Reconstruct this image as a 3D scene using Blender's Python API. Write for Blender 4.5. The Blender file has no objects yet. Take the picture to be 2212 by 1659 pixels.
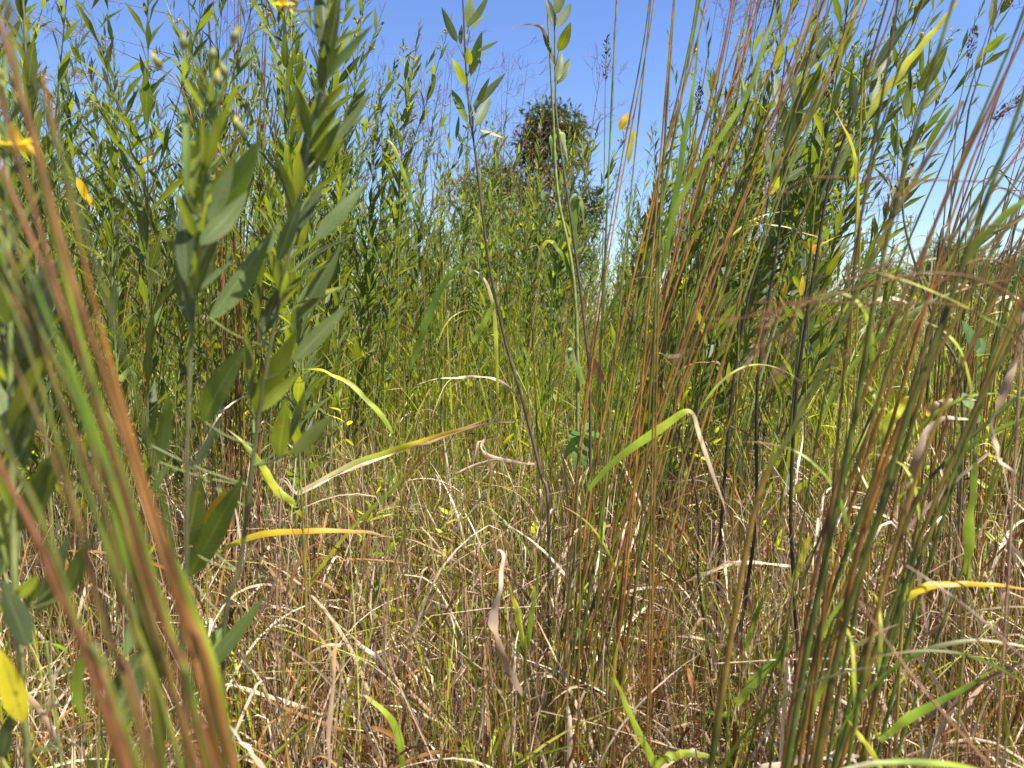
import bpy, math
import numpy as np
from mathutils import Vector, Matrix

RNG = np.random.default_rng(11)
U = lambda a, b, n=None: RNG.uniform(a, b, n)
scene = bpy.context.scene
C = scene.collection
PI = math.pi

# ------------------------------------------------------------------ camera
CAM = np.array([0.0, 0.0, 1.05])
PITCH = math.radians(4.8)
LENS, SENS = 27.0, 36.0
K = SENS / LENS / 2212.0
FWD = np.array([0, math.cos(PITCH), -math.sin(PITCH)])
UPV = np.array([0, math.sin(PITCH), math.cos(PITCH)])
RGT = np.array([1.0, 0, 0])


def P(px, py, d):
    """a point d metres along the view axis from the place where the photographer stands"""
    return CAM + d * (FWD + RGT * ((px - 1106) * K) + UPV * ((829.5 - py) * K))


cam_d = bpy.data.cameras.new('camera')
cam = bpy.data.objects.new('camera', cam_d)
C.objects.link(cam)
cam.location = CAM
cam.rotation_euler = (PI / 2 - PITCH, 0, 0)
cam_d.lens, cam_d.sensor_width = LENS, SENS
cam_d.clip_start, cam_d.clip_end = 0.02, 2000
cam_d.dof.use_dof = True
cam_d.dof.focus_distance = 2.4
cam_d.dof.aperture_fstop = 6.0
scene.camera = cam

# ------------------------------------------------------------------ mesh building
def nrm(v):
    v = np.asarray(v, float)
    return v / np.maximum(np.linalg.norm(v, axis=-1, keepdims=True), 1e-9)


class MB:
    def __init__(self):
        self.v, self.f, self.c, self.u, self.n = [], [], [], [], 0

    def add(self, v, f, c, u=None):
        v = np.asarray(v, float).reshape(-1, 3)
        c = np.broadcast_to(np.asarray(c, float), (len(v), 3))
        if u is None:
            u = np.zeros((len(v), 2))
        self.v.append(v); self.f.append(np.asarray(f, np.int64) + self.n)
        self.c.append(c); self.u.append(np.asarray(u, float).reshape(-1, 2))
        self.n += len(v)

    def arrays(self):
        return (np.concatenate(self.v), np.concatenate(self.f), np.concatenate(self.c), np.concatenate(self.u))

    def mesh(self, name, mat, smooth=True):
        v, f, c, u = self.arrays()
        me = bpy.data.meshes.new(name)
        me.vertices.add(len(v)); me.vertices.foreach_set('co', v.astype(np.float32).ravel())
        nf = len(f)
        me.loops.add(nf * 4); me.loops.foreach_set('vertex_index', f.astype(np.int32).ravel())
        me.polygons.add(nf)
        me.polygons.foreach_set('loop_start', np.arange(0, nf * 4, 4, dtype=np.int32))
        if smooth:
            me.polygons.foreach_set('use_smooth', np.ones(nf, dtype=bool))
        a = me.attributes.new('tint', 'FLOAT_COLOR', 'POINT')
        a.data.foreach_set('color', np.concatenate([c, np.ones((len(c), 1))], 1).astype(np.float32).ravel())
        b = me.attributes.new('across', 'FLOAT_VECTOR', 'POINT')
        b.data.foreach_set('vector', np.concatenate([u, np.zeros((len(u), 1))], 1).astype(np.float32).ravel())
        me.update(calc_edges=True)
        me.materials.append(mat)
        return me

    def build(self, name, mat, parent=None, smooth=True):
        o = bpy.data.objects.new(name, self.mesh(name, mat, smooth))
        C.objects.link(o)
        if parent:
            o.parent = parent
        return o


def strip_faces(n, rows, cols):
    """quads of n grids of (rows+1) x (cols+1) vertices"""
    r, c = np.meshgrid(np.arange(rows), np.arange(cols), indexing='ij')
    a = (r * (cols + 1) + c).ravel()
    q = np.stack([a, a + 1, a + cols + 2, a + cols + 1], 1)
    return (q[None] + (np.arange(n) * (rows + 1) * (cols + 1))[:, None, None]).reshape(-1, 4)


def leaf_prof(s):
    return np.clip(np.sin(PI * s ** 0.85), 0, 1) ** 0.8 * (1 - 0.25 * s) + 0.02 * (1 - s)


def leaves(mb, B, D, N, L, W, col, fold=0.35, curl=0.15, rows=6, prof=leaf_prof, tip=None, wave=0.0):
    B, D, N = np.atleast_2d(B), nrm(np.atleast_2d(D)), np.atleast_2d(N)
    n = len(B)
    N = nrm(N - D * (N * D).sum(1, keepdims=True))
    L, W, fold, curl = [np.broadcast_to(np.asarray(x, float), (n,)) for x in (L, W, fold, curl)]
    col = np.broadcast_to(np.asarray(col, float), (n, 3))
    s = np.linspace(0, 1, rows + 1)
    S = np.cross(D, N)
    ctr = B[:, None] + D[:, None] * (L[:, None] * s)[..., None] - N[:, None] * ((L * curl)[:, None] * s ** 2)[..., None]
    w = W[:, None] / 2 * prof(s)[None]
    if wave:
        ph = U(0, 6.28, n)
        ctr = ctr + N[:, None] * (wave * W[:, None] * np.sin(s[None] * 9 + ph[:, None]))[..., None]
    sd = S[:, None] * (w * np.cos(fold)[:, None])[..., None]
    up = N[:, None] * (w * np.sin(fold)[:, None])[..., None]
    v = np.stack([ctr - sd + up, ctr, ctr + sd + up], 2)
    cc = np.repeat(col[:, None], rows + 1, 1)
    if tip is not None:
        k = (np.clip((s - 0.55) / 0.45, 0, 1) ** 1.5)[None, :, None]
        cc = cc * (1 - k) + np.broadcast_to(np.asarray(tip, float), (n, 3))[:, None] * k
    cc = np.repeat(cc[:, :, None], 3, 2)
    u = np.zeros((n, rows + 1, 3, 2)); u[..., 0] = np.array([-1, 0, 1]); u[..., 1] = s[None, :, None]
    mb.add(v, strip_faces(n, rows, 2), cc.reshape(-1, 3), u)


def blade_prof(s):
    return np.clip(np.minimum(1, 0.55 + 1.8 * s) * (1 - s ** 2.4), 0.03, 1)


def ribbons(mb, pts, side, w, col, fold=0.0):
    """pts, side (n, m, 3); w (n, m); col (n, m, 3)"""
    n, m = pts.shape[:2]
    if fold:
        t = nrm(np.gradient(pts, axis=1)); N = np.cross(t, side)
        a = side * (w / 2 * math.cos(fold))[..., None]; b = N * (w / 2 * math.sin(fold))[..., None]
        v = np.stack([pts + a + b, pts, pts - a + b], 2); cols = 2
        ux = [-1, 0, 1]
    else:
        a = side * (w / 2)[..., None]
        v = np.stack([pts + a, pts - a], 2); cols = 1
        ux = [-1, 1]
    u = np.zeros((n, m, cols + 1, 2)); u[..., 0] = ux; u[..., 1] = np.linspace(0, 1, m)[None, :, None]
    mb.add(v, strip_faces(n, m - 1, cols), np.repeat(col[:, :, None], cols + 1, 2).reshape(-1, 3), u)


def blades(mb, pos, L, W, az, lean, bend, twist, c0, c1, c2, m=6, power=1.6, prof=blade_prof, fold=0.0, wander=0.0, kink=0.0):
    """n grass blades grown from pos (n,3); colour runs c0 -> c1 -> c2"""
    n = len(pos)
    s = np.linspace(0, 1, m)
    th = lean[:, None] + bend[:, None] * s[None] ** power
    if kink:
        th = th + (U(0, 1, n) < kink)[:, None] * U(0.6, 2.2, n)[:, None] * (s[None] > U(0.3, 0.85, n)[:, None])
    a = az[:, None] + wander * np.cumsum(U(-1, 1, (n, m)), 1) / m
    t = np.stack([np.cos(a) * np.sin(th), np.sin(a) * np.sin(th), np.cos(th)], -1)
    step = (L / (m - 1))[:, None, None]
    p = np.concatenate([np.zeros((n, 1, 3)), np.cumsum((t[:, :-1] + t[:, 1:]) / 2 * step, 1)], 1) + pos[:, None]
    p[..., 2] = np.maximum(p[..., 2], 0.008)
    h = np.stack([-np.sin(a), np.cos(a), np.zeros_like(a)], -1)
    b = np.cross(t, h)
    tw = twist[:, None] * s[None] + U(0, 2 * PI, n)[:, None]
    side = h * np.cos(tw)[..., None] + b * np.sin(tw)[..., None]
    k = s[None, :, None]
    col = np.where(k < 0.5, c0[:, None] * (1 - 2 * k) + c1[:, None] * 2 * k, c1[:, None] * (2 - 2 * k) + c2[:, None] * (2 * k - 1))
    ribbons(mb, p, side, W[:, None] * prof(s)[None], col, fold)


def tube(mb, path, r, col, sides=6):
    path = np.asarray(path, float); m = len(path)
    r = np.broadcast_to(np.asarray(r, float), (m,)); col = np.broadcast_to(np.asarray(col, float), (m, 3))
    t = nrm(np.gradient(path, axis=0))
    ref = np.array([0, 1.0, 0]) if abs(t[0, 1]) < 0.9 else np.array([1.0, 0, 0])
    a = nrm(np.cross(t, ref)); b = np.cross(t, a)
    ang = np.linspace(0, 2 * PI, sides + 1)
    v = path[:, None] + (a[:, None] * np.cos(ang)[None, :, None] + b[:, None] * np.sin(ang)[None, :, None]) * r[:, None, None]
    u = np.zeros((m, sides + 1, 2)); u[..., 1] = np.linspace(0, 1, m)[:, None]; u[..., 0] = ang / PI - 1
    mb.add(v, strip_faces(1, m - 1, sides), np.repeat(col[:, None], sides + 1, 1).reshape(-1, 3), u)


def blob(mb, c, d, L, R, col, n=5, sides=6):
    """a small spindle: bud, seed, pod"""
    s = np.linspace(0, 1, n)
    tube(mb, np.asarray(c) + np.outer(s, nrm(d)) * L, R * np.sin(PI * np.clip(s, 0.04, 0.96)) ** 0.7, col, sides)


def smooth(pts, n=24):
    pts = np.asarray(pts, float)
    if len(pts) < 3:
        k = np.linspace(0, 1, n)[:, None]
        return pts[0] * (1 - k) + pts[-1] * k
    q = np.concatenate([[2 * pts[0] - pts[1]], pts, [2 * pts[-1] - pts[-2]]])
    seg = np.linspace(0, len(pts) - 1 - 1e-6, n); i = seg.astype(int); t = (seg - i)[:, None]
    p0, p1, p2, p3 = q[i], q[i + 1], q[i + 2], q[i + 3]
    return 0.5 * (2 * p1 + (p2 - p0) * t + (2 * p0 - 5 * p1 + 4 * p2 - p3) * t ** 2 + (3 * p1 - p0 - 3 * p2 + p3) * t ** 3)


def lerp_cols(cols, n):
    cols = np.asarray(cols, float); x = np.linspace(0, 1, len(cols)); y = np.linspace(0, 1, n)
    return np.stack([np.interp(y, x, cols[:, i]) for i in range(3)], 1)


# ------------------------------------------------------------------ things
def tag(o, label, cat, group=None):
    o['label'] = label; o['category'] = cat
    if group: o['group'] = group
    return o


def thing(name, label, cat, loc=(0, 0, 0), group=None):
    o = bpy.data.objects.new(name, None); C.objects.link(o)
    o.location = loc; o.empty_display_size = 0.1
    return tag(o, label, cat, group)


KIDS = {}


def kids(o):
    if o.name not in KIDS:
        KIDS[o.name] = [c for c in bpy.data.objects if c.parent == o]
    return KIDS[o.name]


def copy_tree(o, parent=None):
    c = o.copy(); C.objects.link(c)
    if parent: c.parent = parent
    for ch in kids(o):
        copy_tree(ch, c)
    return c


# ------------------------------------------------------------------ materials
def leafy(name, trans=0.35, rough=0.5, sheen=0.0, back=None, tgain=(2.2, 2.2, 0.9), veins=0.0, var=0.22, spec=0.35, scale=35, objvar=0.0, spots=0.0):
    m = bpy.data.materials.new(name); m.use_nodes = True
    nt = m.node_tree; nd = nt.nodes; lk = nt.links; nd.clear()
    out = nd.new('ShaderNodeOutputMaterial')
    at = nd.new('ShaderNodeAttribute'); at.attribute_name = 'tint'
    tc = nd.new('ShaderNodeTexCoord')
    no = nd.new('ShaderNodeTexNoise'); no.inputs['Scale'].default_value = scale; no.inputs['Detail'].default_value = 5
    lk.new(tc.outputs['Object'], no.inputs['Vector'])
    mr = nd.new('ShaderNodeMapRange'); mr.inputs['From Min'].default_value = 0.3; mr.inputs['From Max'].default_value = 0.7
    mr.inputs['To Min'].default_value = 1 - var; mr.inputs['To Max'].default_value = 1 + var
    lk.new(no.outputs['Fac'], mr.inputs['Value'])
    val = mr.outputs['Result']
    if objvar:
        oi = nd.new('ShaderNodeObjectInfo')
        m2 = nd.new('ShaderNodeMapRange'); m2.inputs['To Min'].default_value = 1 - objvar; m2.inputs['To Max'].default_value = 1 + objvar
        lk.new(oi.outputs['Random'], m2.inputs['Value'])
        mu = nd.new('ShaderNodeMath'); mu.operation = 'MULTIPLY'; lk.new(val, mu.inputs[0]); lk.new(m2.outputs['Result'], mu.inputs[1])
        val = mu.outputs[0]
    vm = nd.new('ShaderNodeVectorMath'); vm.operation = 'SCALE'
    lk.new(at.outputs['Color'], vm.inputs[0]); lk.new(val, vm.inputs['Scale'])
    col = vm.outputs['Vector']
    bump = None
    if veins:
        av = nd.new('ShaderNodeAttribute'); av.attribute_name = 'across'
        sp = nd.new('ShaderNodeSeparateXYZ'); lk.new(av.outputs['Vector'], sp.inputs[0])
        ab = nd.new('ShaderNodeMath'); ab.operation = 'ABSOLUTE'; lk.new(sp.outputs['X'], ab.inputs[0])
        # midrib
        lt = nd.new('ShaderNodeMapRange'); lt.inputs['From Min'].default_value = 0.03; lt.inputs['From Max'].default_value = 0.12
        lt.inputs['To Min'].default_value = 1; lt.inputs['To Max'].default_value = 0; lk.new(ab.outputs[0], lt.inputs['Value'])
        # side veins
        a1 = nd.new('ShaderNodeMath'); a1.operation = 'MULTIPLY'; a1.inputs[1].default_value = 95; lk.new(sp.outputs['Y'], a1.inputs[0])
        a2 = nd.new('ShaderNodeMath'); a2.operation = 'MULTIPLY_ADD'; a2.inputs[1].default_value = -11; lk.new(ab.outputs[0], a2.inputs[0]); lk.new(a1.outputs[0], a2.inputs[2])
        a3 = nd.new('ShaderNodeMath'); a3.operation = 'SINE'; lk.new(a2.outputs[0], a3.inputs[0])
        a4 = nd.new('ShaderNodeMapRange'); a4.inputs['From Min'].default_value = 0.75; a4.inputs['From Max'].default_value = 1.0
        a4.inputs['To Max'].default_value = 0.45; lk.new(a3.outputs[0], a4.inputs['Value'])
        mx = nd.new('ShaderNodeMath'); mx.operation = 'MAXIMUM'; lk.new(lt.outputs['Result'], mx.inputs[0]); lk.new(a4.outputs['Result'], mx.inputs[1])
        ms = nd.new('ShaderNodeMath'); ms.operation = 'MULTIPLY'; ms.inputs[1].default_value = veins; lk.new(mx.outputs[0], ms.inputs[0])
        mc = nd.new('ShaderNodeMix'); mc.data_type = 'RGBA'; lk.new(ms.outputs[0], mc.inputs[0]); lk.new(col, mc.inputs[6]); mc.inputs[7].default_value = (0.2, 0.25, 0.08, 1)
        col = mc.outputs[2]
        bump = nd.new('ShaderNodeBump'); bump.inputs['Strength'].default_value = 0.35; bump.inputs['Distance'].default_value = 0.001; bump.invert = True
        lk.new(mx.outputs[0], bump.inputs['Height'])
    if spots:
        ns = nd.new('ShaderNodeTexNoise'); ns.inputs['Scale'].default_value = 190; ns.inputs['Detail'].default_value = 2; lk.new(tc.outputs['Object'], ns.inputs['Vector'])
        rs = nd.new('ShaderNodeMapRange'); rs.inputs['From Min'].default_value = 0.66; rs.inputs['From Max'].default_value = 0.72; rs.inputs['To Max'].default_value = spots; lk.new(ns.outputs['Fac'], rs.inputs['Value'])
        mp = nd.new('ShaderNodeMix'); mp.data_type = 'RGBA'; lk.new(rs.outputs['Result'], mp.inputs[0]); lk.new(col, mp.inputs[6]); mp.inputs[7].default_value = (0.22, 0.16, 0.04, 1)
        col = mp.outputs[2]
    face = col
    if back is not None:
        ge = nd.new('ShaderNodeNewGeometry')
        mb_ = nd.new('ShaderNodeMix'); mb_.data_type = 'RGBA'
        f = nd.new('ShaderNodeMath'); f.operation = 'MULTIPLY'; f.inputs[1].default_value = 0.45; lk.new(ge.outputs['Backfacing'], f.inputs[0])
        lk.new(f.outputs[0], mb_.inputs[0]); lk.new(col, mb_.inputs[6]); mb_.inputs[7].default_value = (*back, 1)
        face = mb_.outputs[2]
    pr = nd.new('ShaderNodeBsdfPrincipled')
    lk.new(face, pr.inputs['Base Color']); pr.inputs['Roughness'].default_value = rough
    pr.inputs['Specular IOR Level'].default_value = spec
    if sheen:
        pr.inputs['Sheen Weight'].default_value = sheen; pr.inputs['Sheen Roughness'].default_value = 0.4
    if bump: lk.new(bump.outputs['Normal'], pr.inputs['Normal'])
    if trans:
        tr = nd.new('ShaderNodeBsdfTranslucent')
        tm = nd.new('ShaderNodeVectorMath'); tm.operation = 'MULTIPLY'; lk.new(col, tm.inputs[0]); tm.inputs[1].default_value = tgain
        lk.new(tm.outputs['Vector'], tr.inputs['Color'])
        mx2 = nd.new('ShaderNodeMixShader'); mx2.inputs[0].default_value = trans
        lk.new(pr.outputs[0], mx2.inputs[1]); lk.new(tr.outputs[0], mx2.inputs[2])
        lk.new(mx2.outputs[0], out.inputs['Surface'])
    else:
        lk.new(pr.outputs[0], out.inputs['Surface'])
    return m


M_LEAF = leafy('hemp_leaf', 0.42, 0.45, 0.05, spec=0.25, back=(0.10, 0.13, 0.06), tgain=(3.0, 2.7, 0.4), veins=0.55, objvar=0.18, scale=22, spots=0.7)
M_STEM = leafy('green_stem', 0.0, 0.5, 0.0, var=0.3, scale=60)
M_BLADE = leafy('green_blade', 0.42, 0.42, 0.0, tgain=(1.9, 1.8, 0.8), var=0.25, scale=25)
M_STRAW = leafy('dry_straw', 0.15, 0.6, 0.0, tgain=(1.1, 0.95, 0.7), var=0.3, scale=18, spec=0.25)
M_CULM = leafy('grass_stalk', 0.0, 0.5, 0.0, var=0.4, scale=45, spec=0.22)
M_SEED = leafy('seed_head', 0.2, 0.7, 0.0, tgain=(1.4, 1.1, 0.8), var=0.3, scale=80)
M_PETAL = leafy('yellow_petal', 0.4, 0.5, 0.0, tgain=(1.2, 1.1, 0.6), var=0.1)
M_TREE = leafy('tree_leaf', 0.3, 0.4, 0.0, tgain=(2.0, 1.9, 0.6), var=0.35, scale=0.8)
M_BARK = leafy('tree_bark', 0.0, 0.85, 0.0, var=0.4, scale=6)

mg = bpy.data.materials.new('soil_and_litter'); mg.use_nodes = True
nt = mg.node_tree; bs = nt.nodes['Principled BSDF']; bs.inputs['Roughness'].default_value = 0.95
tc = nt.nodes.new('ShaderNodeTexCoord')
n1 = nt.nodes.new('ShaderNodeTexNoise'); n1.inputs['Scale'].default_value = 14; n1.inputs['Detail'].default_value = 10; n1.inputs['Roughness'].default_value = 0.7
nt.links.new(tc.outputs['Object'], n1.inputs['Vector'])
cr = nt.nodes.new('ShaderNodeValToRGB'); e = cr.color_ramp.elements
e[0].position, e[0].color = 0.3, (0.035, 0.022, 0.013, 1); e[1].position, e[1].color = 0.7, (0.26, 0.18, 0.105, 1)
nt.links.new(n1.outputs['Fac'], cr.inputs['Fac']); nt.links.new(cr.outputs['Color'], bs.inputs['Base Color'])
n2 = nt.nodes.new('ShaderNodeTexNoise'); n2.inputs['Scale'].default_value = 60; n2.inputs['Detail'].default_value = 8
nt.links.new(tc.outputs['Object'], n2.inputs['Vector'])
bp = nt.nodes.new('ShaderNodeBump'); bp.inputs['Distance'].default_value = 0.02; bp.inputs['Strength'].default_value = 0.8
nt.links.new(n2.outputs['Fac'], bp.inputs['Height']); nt.links.new(bp.outputs['Normal'], bs.inputs['Normal'])

# palette (linear)
HEMP = np.array([[0.075, 0.112, 0.03], [0.095, 0.135, 0.034], [0.055, 0.08, 0.03], [0.13, 0.165, 0.036]])
YEL = np.array([0.72, 0.46, 0.02]); YELG = np.array([0.42, 0.42, 0.03])
STRAW = np.array([[0.40, 0.275, 0.16], [0.66, 0.53, 0.38], [0.23, 0.155, 0.095], [0.28, 0.145, 0.05], [0.48, 0.36, 0.235]])
BROWN = np.array([[0.17, 0.075, 0.024], [0.24, 0.105, 0.03], [0.10, 0.05, 0.022], [0.30, 0.14, 0.04]])
GREEN = np.array([[0.21, 0.29, 0.022], [0.14, 0.22, 0.02], [0.31, 0.36, 0.028], [0.08, 0.14, 0.017], [0.38, 0.4, 0.035]])
ORANGE = np.array([0.34, 0.155, 0.028]); RED = np.array([0.2, 0.085, 0.032]); OLIVE = np.array([0.13, 0.14, 0.02]); DARK = np.array([0.03, 0.022, 0.014])


def pick(pal, n, jit=0.15):
    return pal[RNG.integers(0, len(pal), n)] * U(1 - jit, 1 + jit, (n, 1))


# ------------------------------------------------------------------ sky and sun
SUN_EL, SUN_AZ = math.radians(64), math.radians(118)
w = bpy.data.worlds.new('World'); scene.world = w; w.use_nodes = True
bg = w.node_tree.nodes['Background']
sk = w.node_tree.nodes.new('ShaderNodeTexSky'); sk.sky_type = 'NISHITA'; sk.sun_disc = False
sk.sun_elevation, sk.sun_rotation = SUN_EL, SUN_AZ
sk.air_density, sk.dust_density, sk.ozone_density = 1.15, 0.0, 6.0
hs = w.node_tree.nodes.new('ShaderNodeHueSaturation'); hs.inputs['Hue'].default_value = 0.515; hs.inputs['Saturation'].default_value = 1.1; hs.inputs['Value'].default_value = 1.0
w.node_tree.links.new(sk.outputs['Color'], hs.inputs['Color']); w.node_tree.links.new(hs.outputs['Color'], bg.inputs['Color']); bg.inputs['Strength'].default_value = 0.08
sl = bpy.data.lights.new('sun', 'SUN'); sl.energy = 5.0; sl.angle = math.radians(0.53); sl.color = (1, 0.93, 0.82)
so = bpy.data.objects.new('sun', sl); C.objects.link(so)
sd = Vector((math.sin(SUN_AZ) * math.cos(SUN_EL), math.cos(SUN_AZ) * math.cos(SUN_EL), math.sin(SUN_EL)))
so.rotation_euler = sd.to_track_quat('Z', 'Y').to_euler(); so.location = sd * 20
scene.view_settings.view_transform = 'Standard'; scene.view_settings.look = 'None'
scene.view_settings.exposure = 1.35
scene.cycles.max_bounces = 8; scene.cycles.diffuse_bounces = 2; scene.cycles.transmission_bounces = 6
scene.cycles.sample_clamp_indirect = 8

# ------------------------------------------------------------------ ground
g = MB()
ax = np.sign(np.linspace(-1, 1, 141)) * np.abs(np.linspace(-1, 1, 141)) ** 5 * 900
X, Y = np.meshgrid(ax, ax, indexing='ij')
Z = 0.006 * np.sin(X * 7.3 + 1.3 * np.sin(Y * 5)) * np.cos(Y * 6.1) - 0.006
g.add(np.stack([X, Y, Z], -1), strip_faces(1, 140, 140)[:, ::-1], (0.3, 0.22, 0.14))
go = g.build('ground', mg); go['kind'] = 'structure'

# ------------------------------------------------------------------ the grass nobody could count
def wedge(n, d0, d1, margin=1.0, power=1.0):
    y = (d0 ** (1 + power) + U(0, 1, n) * (d1 ** (1 + power) - d0 ** (1 + power))) ** (1 / (1 + power))
    x = U(-1, 1, n) * (0.68 * y + margin)
    return np.stack([x, y, np.zeros(n)], 1)


def clumped(n, d0, d1, n_c, sig, margin=1.0, power=1.0):
    c = wedge(n_c, d0, d1, margin, power)
    p = c[RNG.integers(0, n_c, n)] + np.concatenate([RNG.normal(0, sig, (n, 2)), np.zeros((n, 1))], 1)
    p[:, 1] = np.maximum(p[:, 1], 0.9)
    return p


def mixcol(n, pals, wts):
    which = RNG.choice(len(pals), n, p=np.array(wts) / sum(wts)); out = np.zeros((n, 3))
    for i, pl in enumerate(pals):
        k = which == i; out[k] = pick(pl, k.sum())
    return out


stalk_prof = lambda s: 1 - 0.6 * s
# upright dry stems
mb = MB()
for (n, d0, d1, nc, sig, wmul) in ((13000, 1.15, 3.4, 600, 0.07, 1.0), (8000, 3.0, 6.5, 420, 0.12, 1.2), (3500, 6, 13, 400, 0.25, 2.0)):
    p = np.concatenate([clumped(n * 2 // 3, d0, d1, nc, sig), wedge(n - n * 2 // 3, d0, d1)])
    c0 = mixcol(n, [BROWN * 0.85, STRAW, GREEN * 0.9], [6, 2.5, 1.0]); c1 = mixcol(n, [STRAW, BROWN, GREEN], [4, 4.5, 2.0]); c2 = mixcol(n, [STRAW, GREEN, BROWN], [4, 2, 2])
    blades(mb, p, U(0.25, 0.8, n), U(0.002, 0.0044, n) * wmul, U(0, 2 * PI, n), np.abs(RNG.normal(0, 0.15, n)), RNG.normal(0.1, 0.25, n), U(-1.5, 1.5, n), c0, c1, c2, m=8, prof=stalk_prof, wander=0.9, fold=0.5, kink=0.22)
o = mb.build('dry_grass', M_STRAW); o['kind'] = 'stuff'
# dry drooping leaves
mb = MB()
for (n, d0, d1, wmul) in ((8000, 1.15, 3.4, 1.0), (5200, 3.0, 6.5, 1.25), (1500, 6, 12, 2.0)):
    p = wedge(n, d0, d1); p[:, 2] = np.abs(RNG.normal(0, 0.2, n))
    c = mixcol(n, [STRAW, STRAW[1:2], STRAW[4:5], BROWN], [4, 2.2, 2, 2])
    blades(mb, p, U(0.14, 0.5, n), U(0.003, 0.0105, n) * wmul, U(0, 2 * PI, n), U(0.05, 1.0, n), U(-0.2, 2.0, n), RNG.normal(0, 2.8, n), c, c * U(0.8, 1.1, (n, 1)), c * U(0.6, 1.1, (n, 1)), m=12, fold=0.4, wander=2.6, kink=0.6)
o = mb.build('withered_grass', M_STRAW); o['kind'] = 'stuff'
# green grass
mb = MB()
for (n, d0, d1, nc, sig, wmul, h) in ((2200, 1.2, 3.2, 330, 0.06, 0.85, 0.75), (6400, 2.6, 6.5, 580, 0.12, 1.1, 1.1), (5200, 2.9, 6.5, 620, 0.15, 1.1, 1.65), (6500, 5, 12, 700, 0.25, 1.6, 1.7), (3500, 12, 45, 700, 0.5, 4.0, 1.5)):
    p = clumped(n, d0, d1, nc, sig)
    c0 = mixcol(n, [GREEN, STRAW, OLIVE[None]], [4, 2, 2]); c1 = mixcol(n, [GREEN, GREEN * 1.25], [4, 2]); c2 = mixcol(n, [GREEN, YELG[None], STRAW], [4, 2, 1.6])
    blades(mb, p, U(0.3, 0.85, n) * h, U(0.004, 0.0125, n) * wmul, U(0, 2 * PI, n), np.abs(RNG.normal(0.12, 0.16, n)), np.abs(RNG.normal(0.45, 0.55, n)), RNG.normal(0, 1.2, n), c0, c1, c2, m=10, fold=0.3, wander=0.8, kink=0.12)
o = mb.build('green_grass', M_BLADE); o['kind'] = 'stuff'
# fine brown flowering stems between the plants
mb = MB()
n = 5600; p = clumped(n, 2.5, 9, 400, 0.10)
c0 = mixcol(n, [BROWN, OLIVE[None] * 1.3], [3, 3]); c1 = mixcol(n, [ORANGE[None], OLIVE[None] * 1.6, GREEN, BROWN], [2, 3, 4, 1]); c2 = mixcol(n, [RED[None], STRAW, OLIVE[None]], [1, 3, 2])
blades(mb, p, U(0.7, 1.5, n), U(0.0024, 0.0044, n) * (1 + 0.1 * p[:, 1]), U(-0.8, 0.9, n), np.abs(RNG.normal(0.03, 0.13, n)), np.abs(RNG.normal(0.08, 0.3, n)), U(-1, 1, n), c0, c1, c2, m=8, prof=stalk_prof, wander=0.5, fold=0.5)
o = mb.build('flowering_grass', M_STRAW); o['kind'] = 'stuff'
# leafy herbs threaded through the grass
mb = MB()
for (n, d0, d1) in ((60, 1.7, 3), (330, 2.8, 6.5), (260, 6, 13)):
    p = wedge(n, d0, d1)
    for q in p:
        hh = U(0.25, 0.85); a = U(0, 6.28); q1 = np.linspace(0, 1, 8); st_ = q + np.stack([np.cos(a) * 0.3 * hh * q1 ** 1.5 + 0.06 * q1, np.sin(a) * 0.3 * hh * q1 ** 1.5, hh * q1], 1)
        tube(mb, st_, 0.0014, np.array([0.14, 0.15, 0.04]), 3)
        m_ = int(U(8, 22)); k_ = U(0.2, 1, m_); b_ = np.stack([np.interp(k_, q1, st_[:, i_]) for i_ in range(3)], 1)
        an = U(0, 6.28, m_); D_ = np.stack([np.cos(an) * 0.8, np.sin(an) * 0.8, U(0.1, 1.0, m_)], 1); c_ = GREEN[RNG.integers(0, 5)] * U(0.7, 1.3)
        cl = np.clip(c_ * U(0.8, 1.3, (m_, 1)), 0, 1); yy = U(0, 1, m_) < 0.06; cl[yy] = YELG
        leaves(mb, b_, D_, np.array([0, 0, 1.0]) - D_ * 0.2 + RNG.normal(0, 0.3, (m_, 3)), U(0.03, 0.085, m_), U(0.009, 0.022, m_), cl, 0.2, 0.15, 4)
o = mb.build('undergrowth', M_BLADE); o['kind'] = 'stuff'
# litter on the soil
mb = MB()
for (n, d0, d1, wmul) in ((13000, 1.1, 3.2, 1.0), (7500, 3, 6.5, 1.5)):
    p = wedge(n, d0, d1); p[:, 2] = U(0.004, 0.07, n) * U(0, 1, n)
    c = mixcol(n, [STRAW * 1.15, STRAW, BROWN * 0.8], [4, 3, 2.5])
    blades(mb, p, U(0.03, 0.22, n), U(0.002, 0.008, n) * wmul, U(0, 2 * PI, n), U(1.1, 1.75, n), RNG.normal(0, 0.5, n), RNG.normal(0, 1, n), c, c, c, m=4, wander=0.9)
o = mb.build('straw_litter', M_STRAW); o['kind'] = 'stuff'

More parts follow.
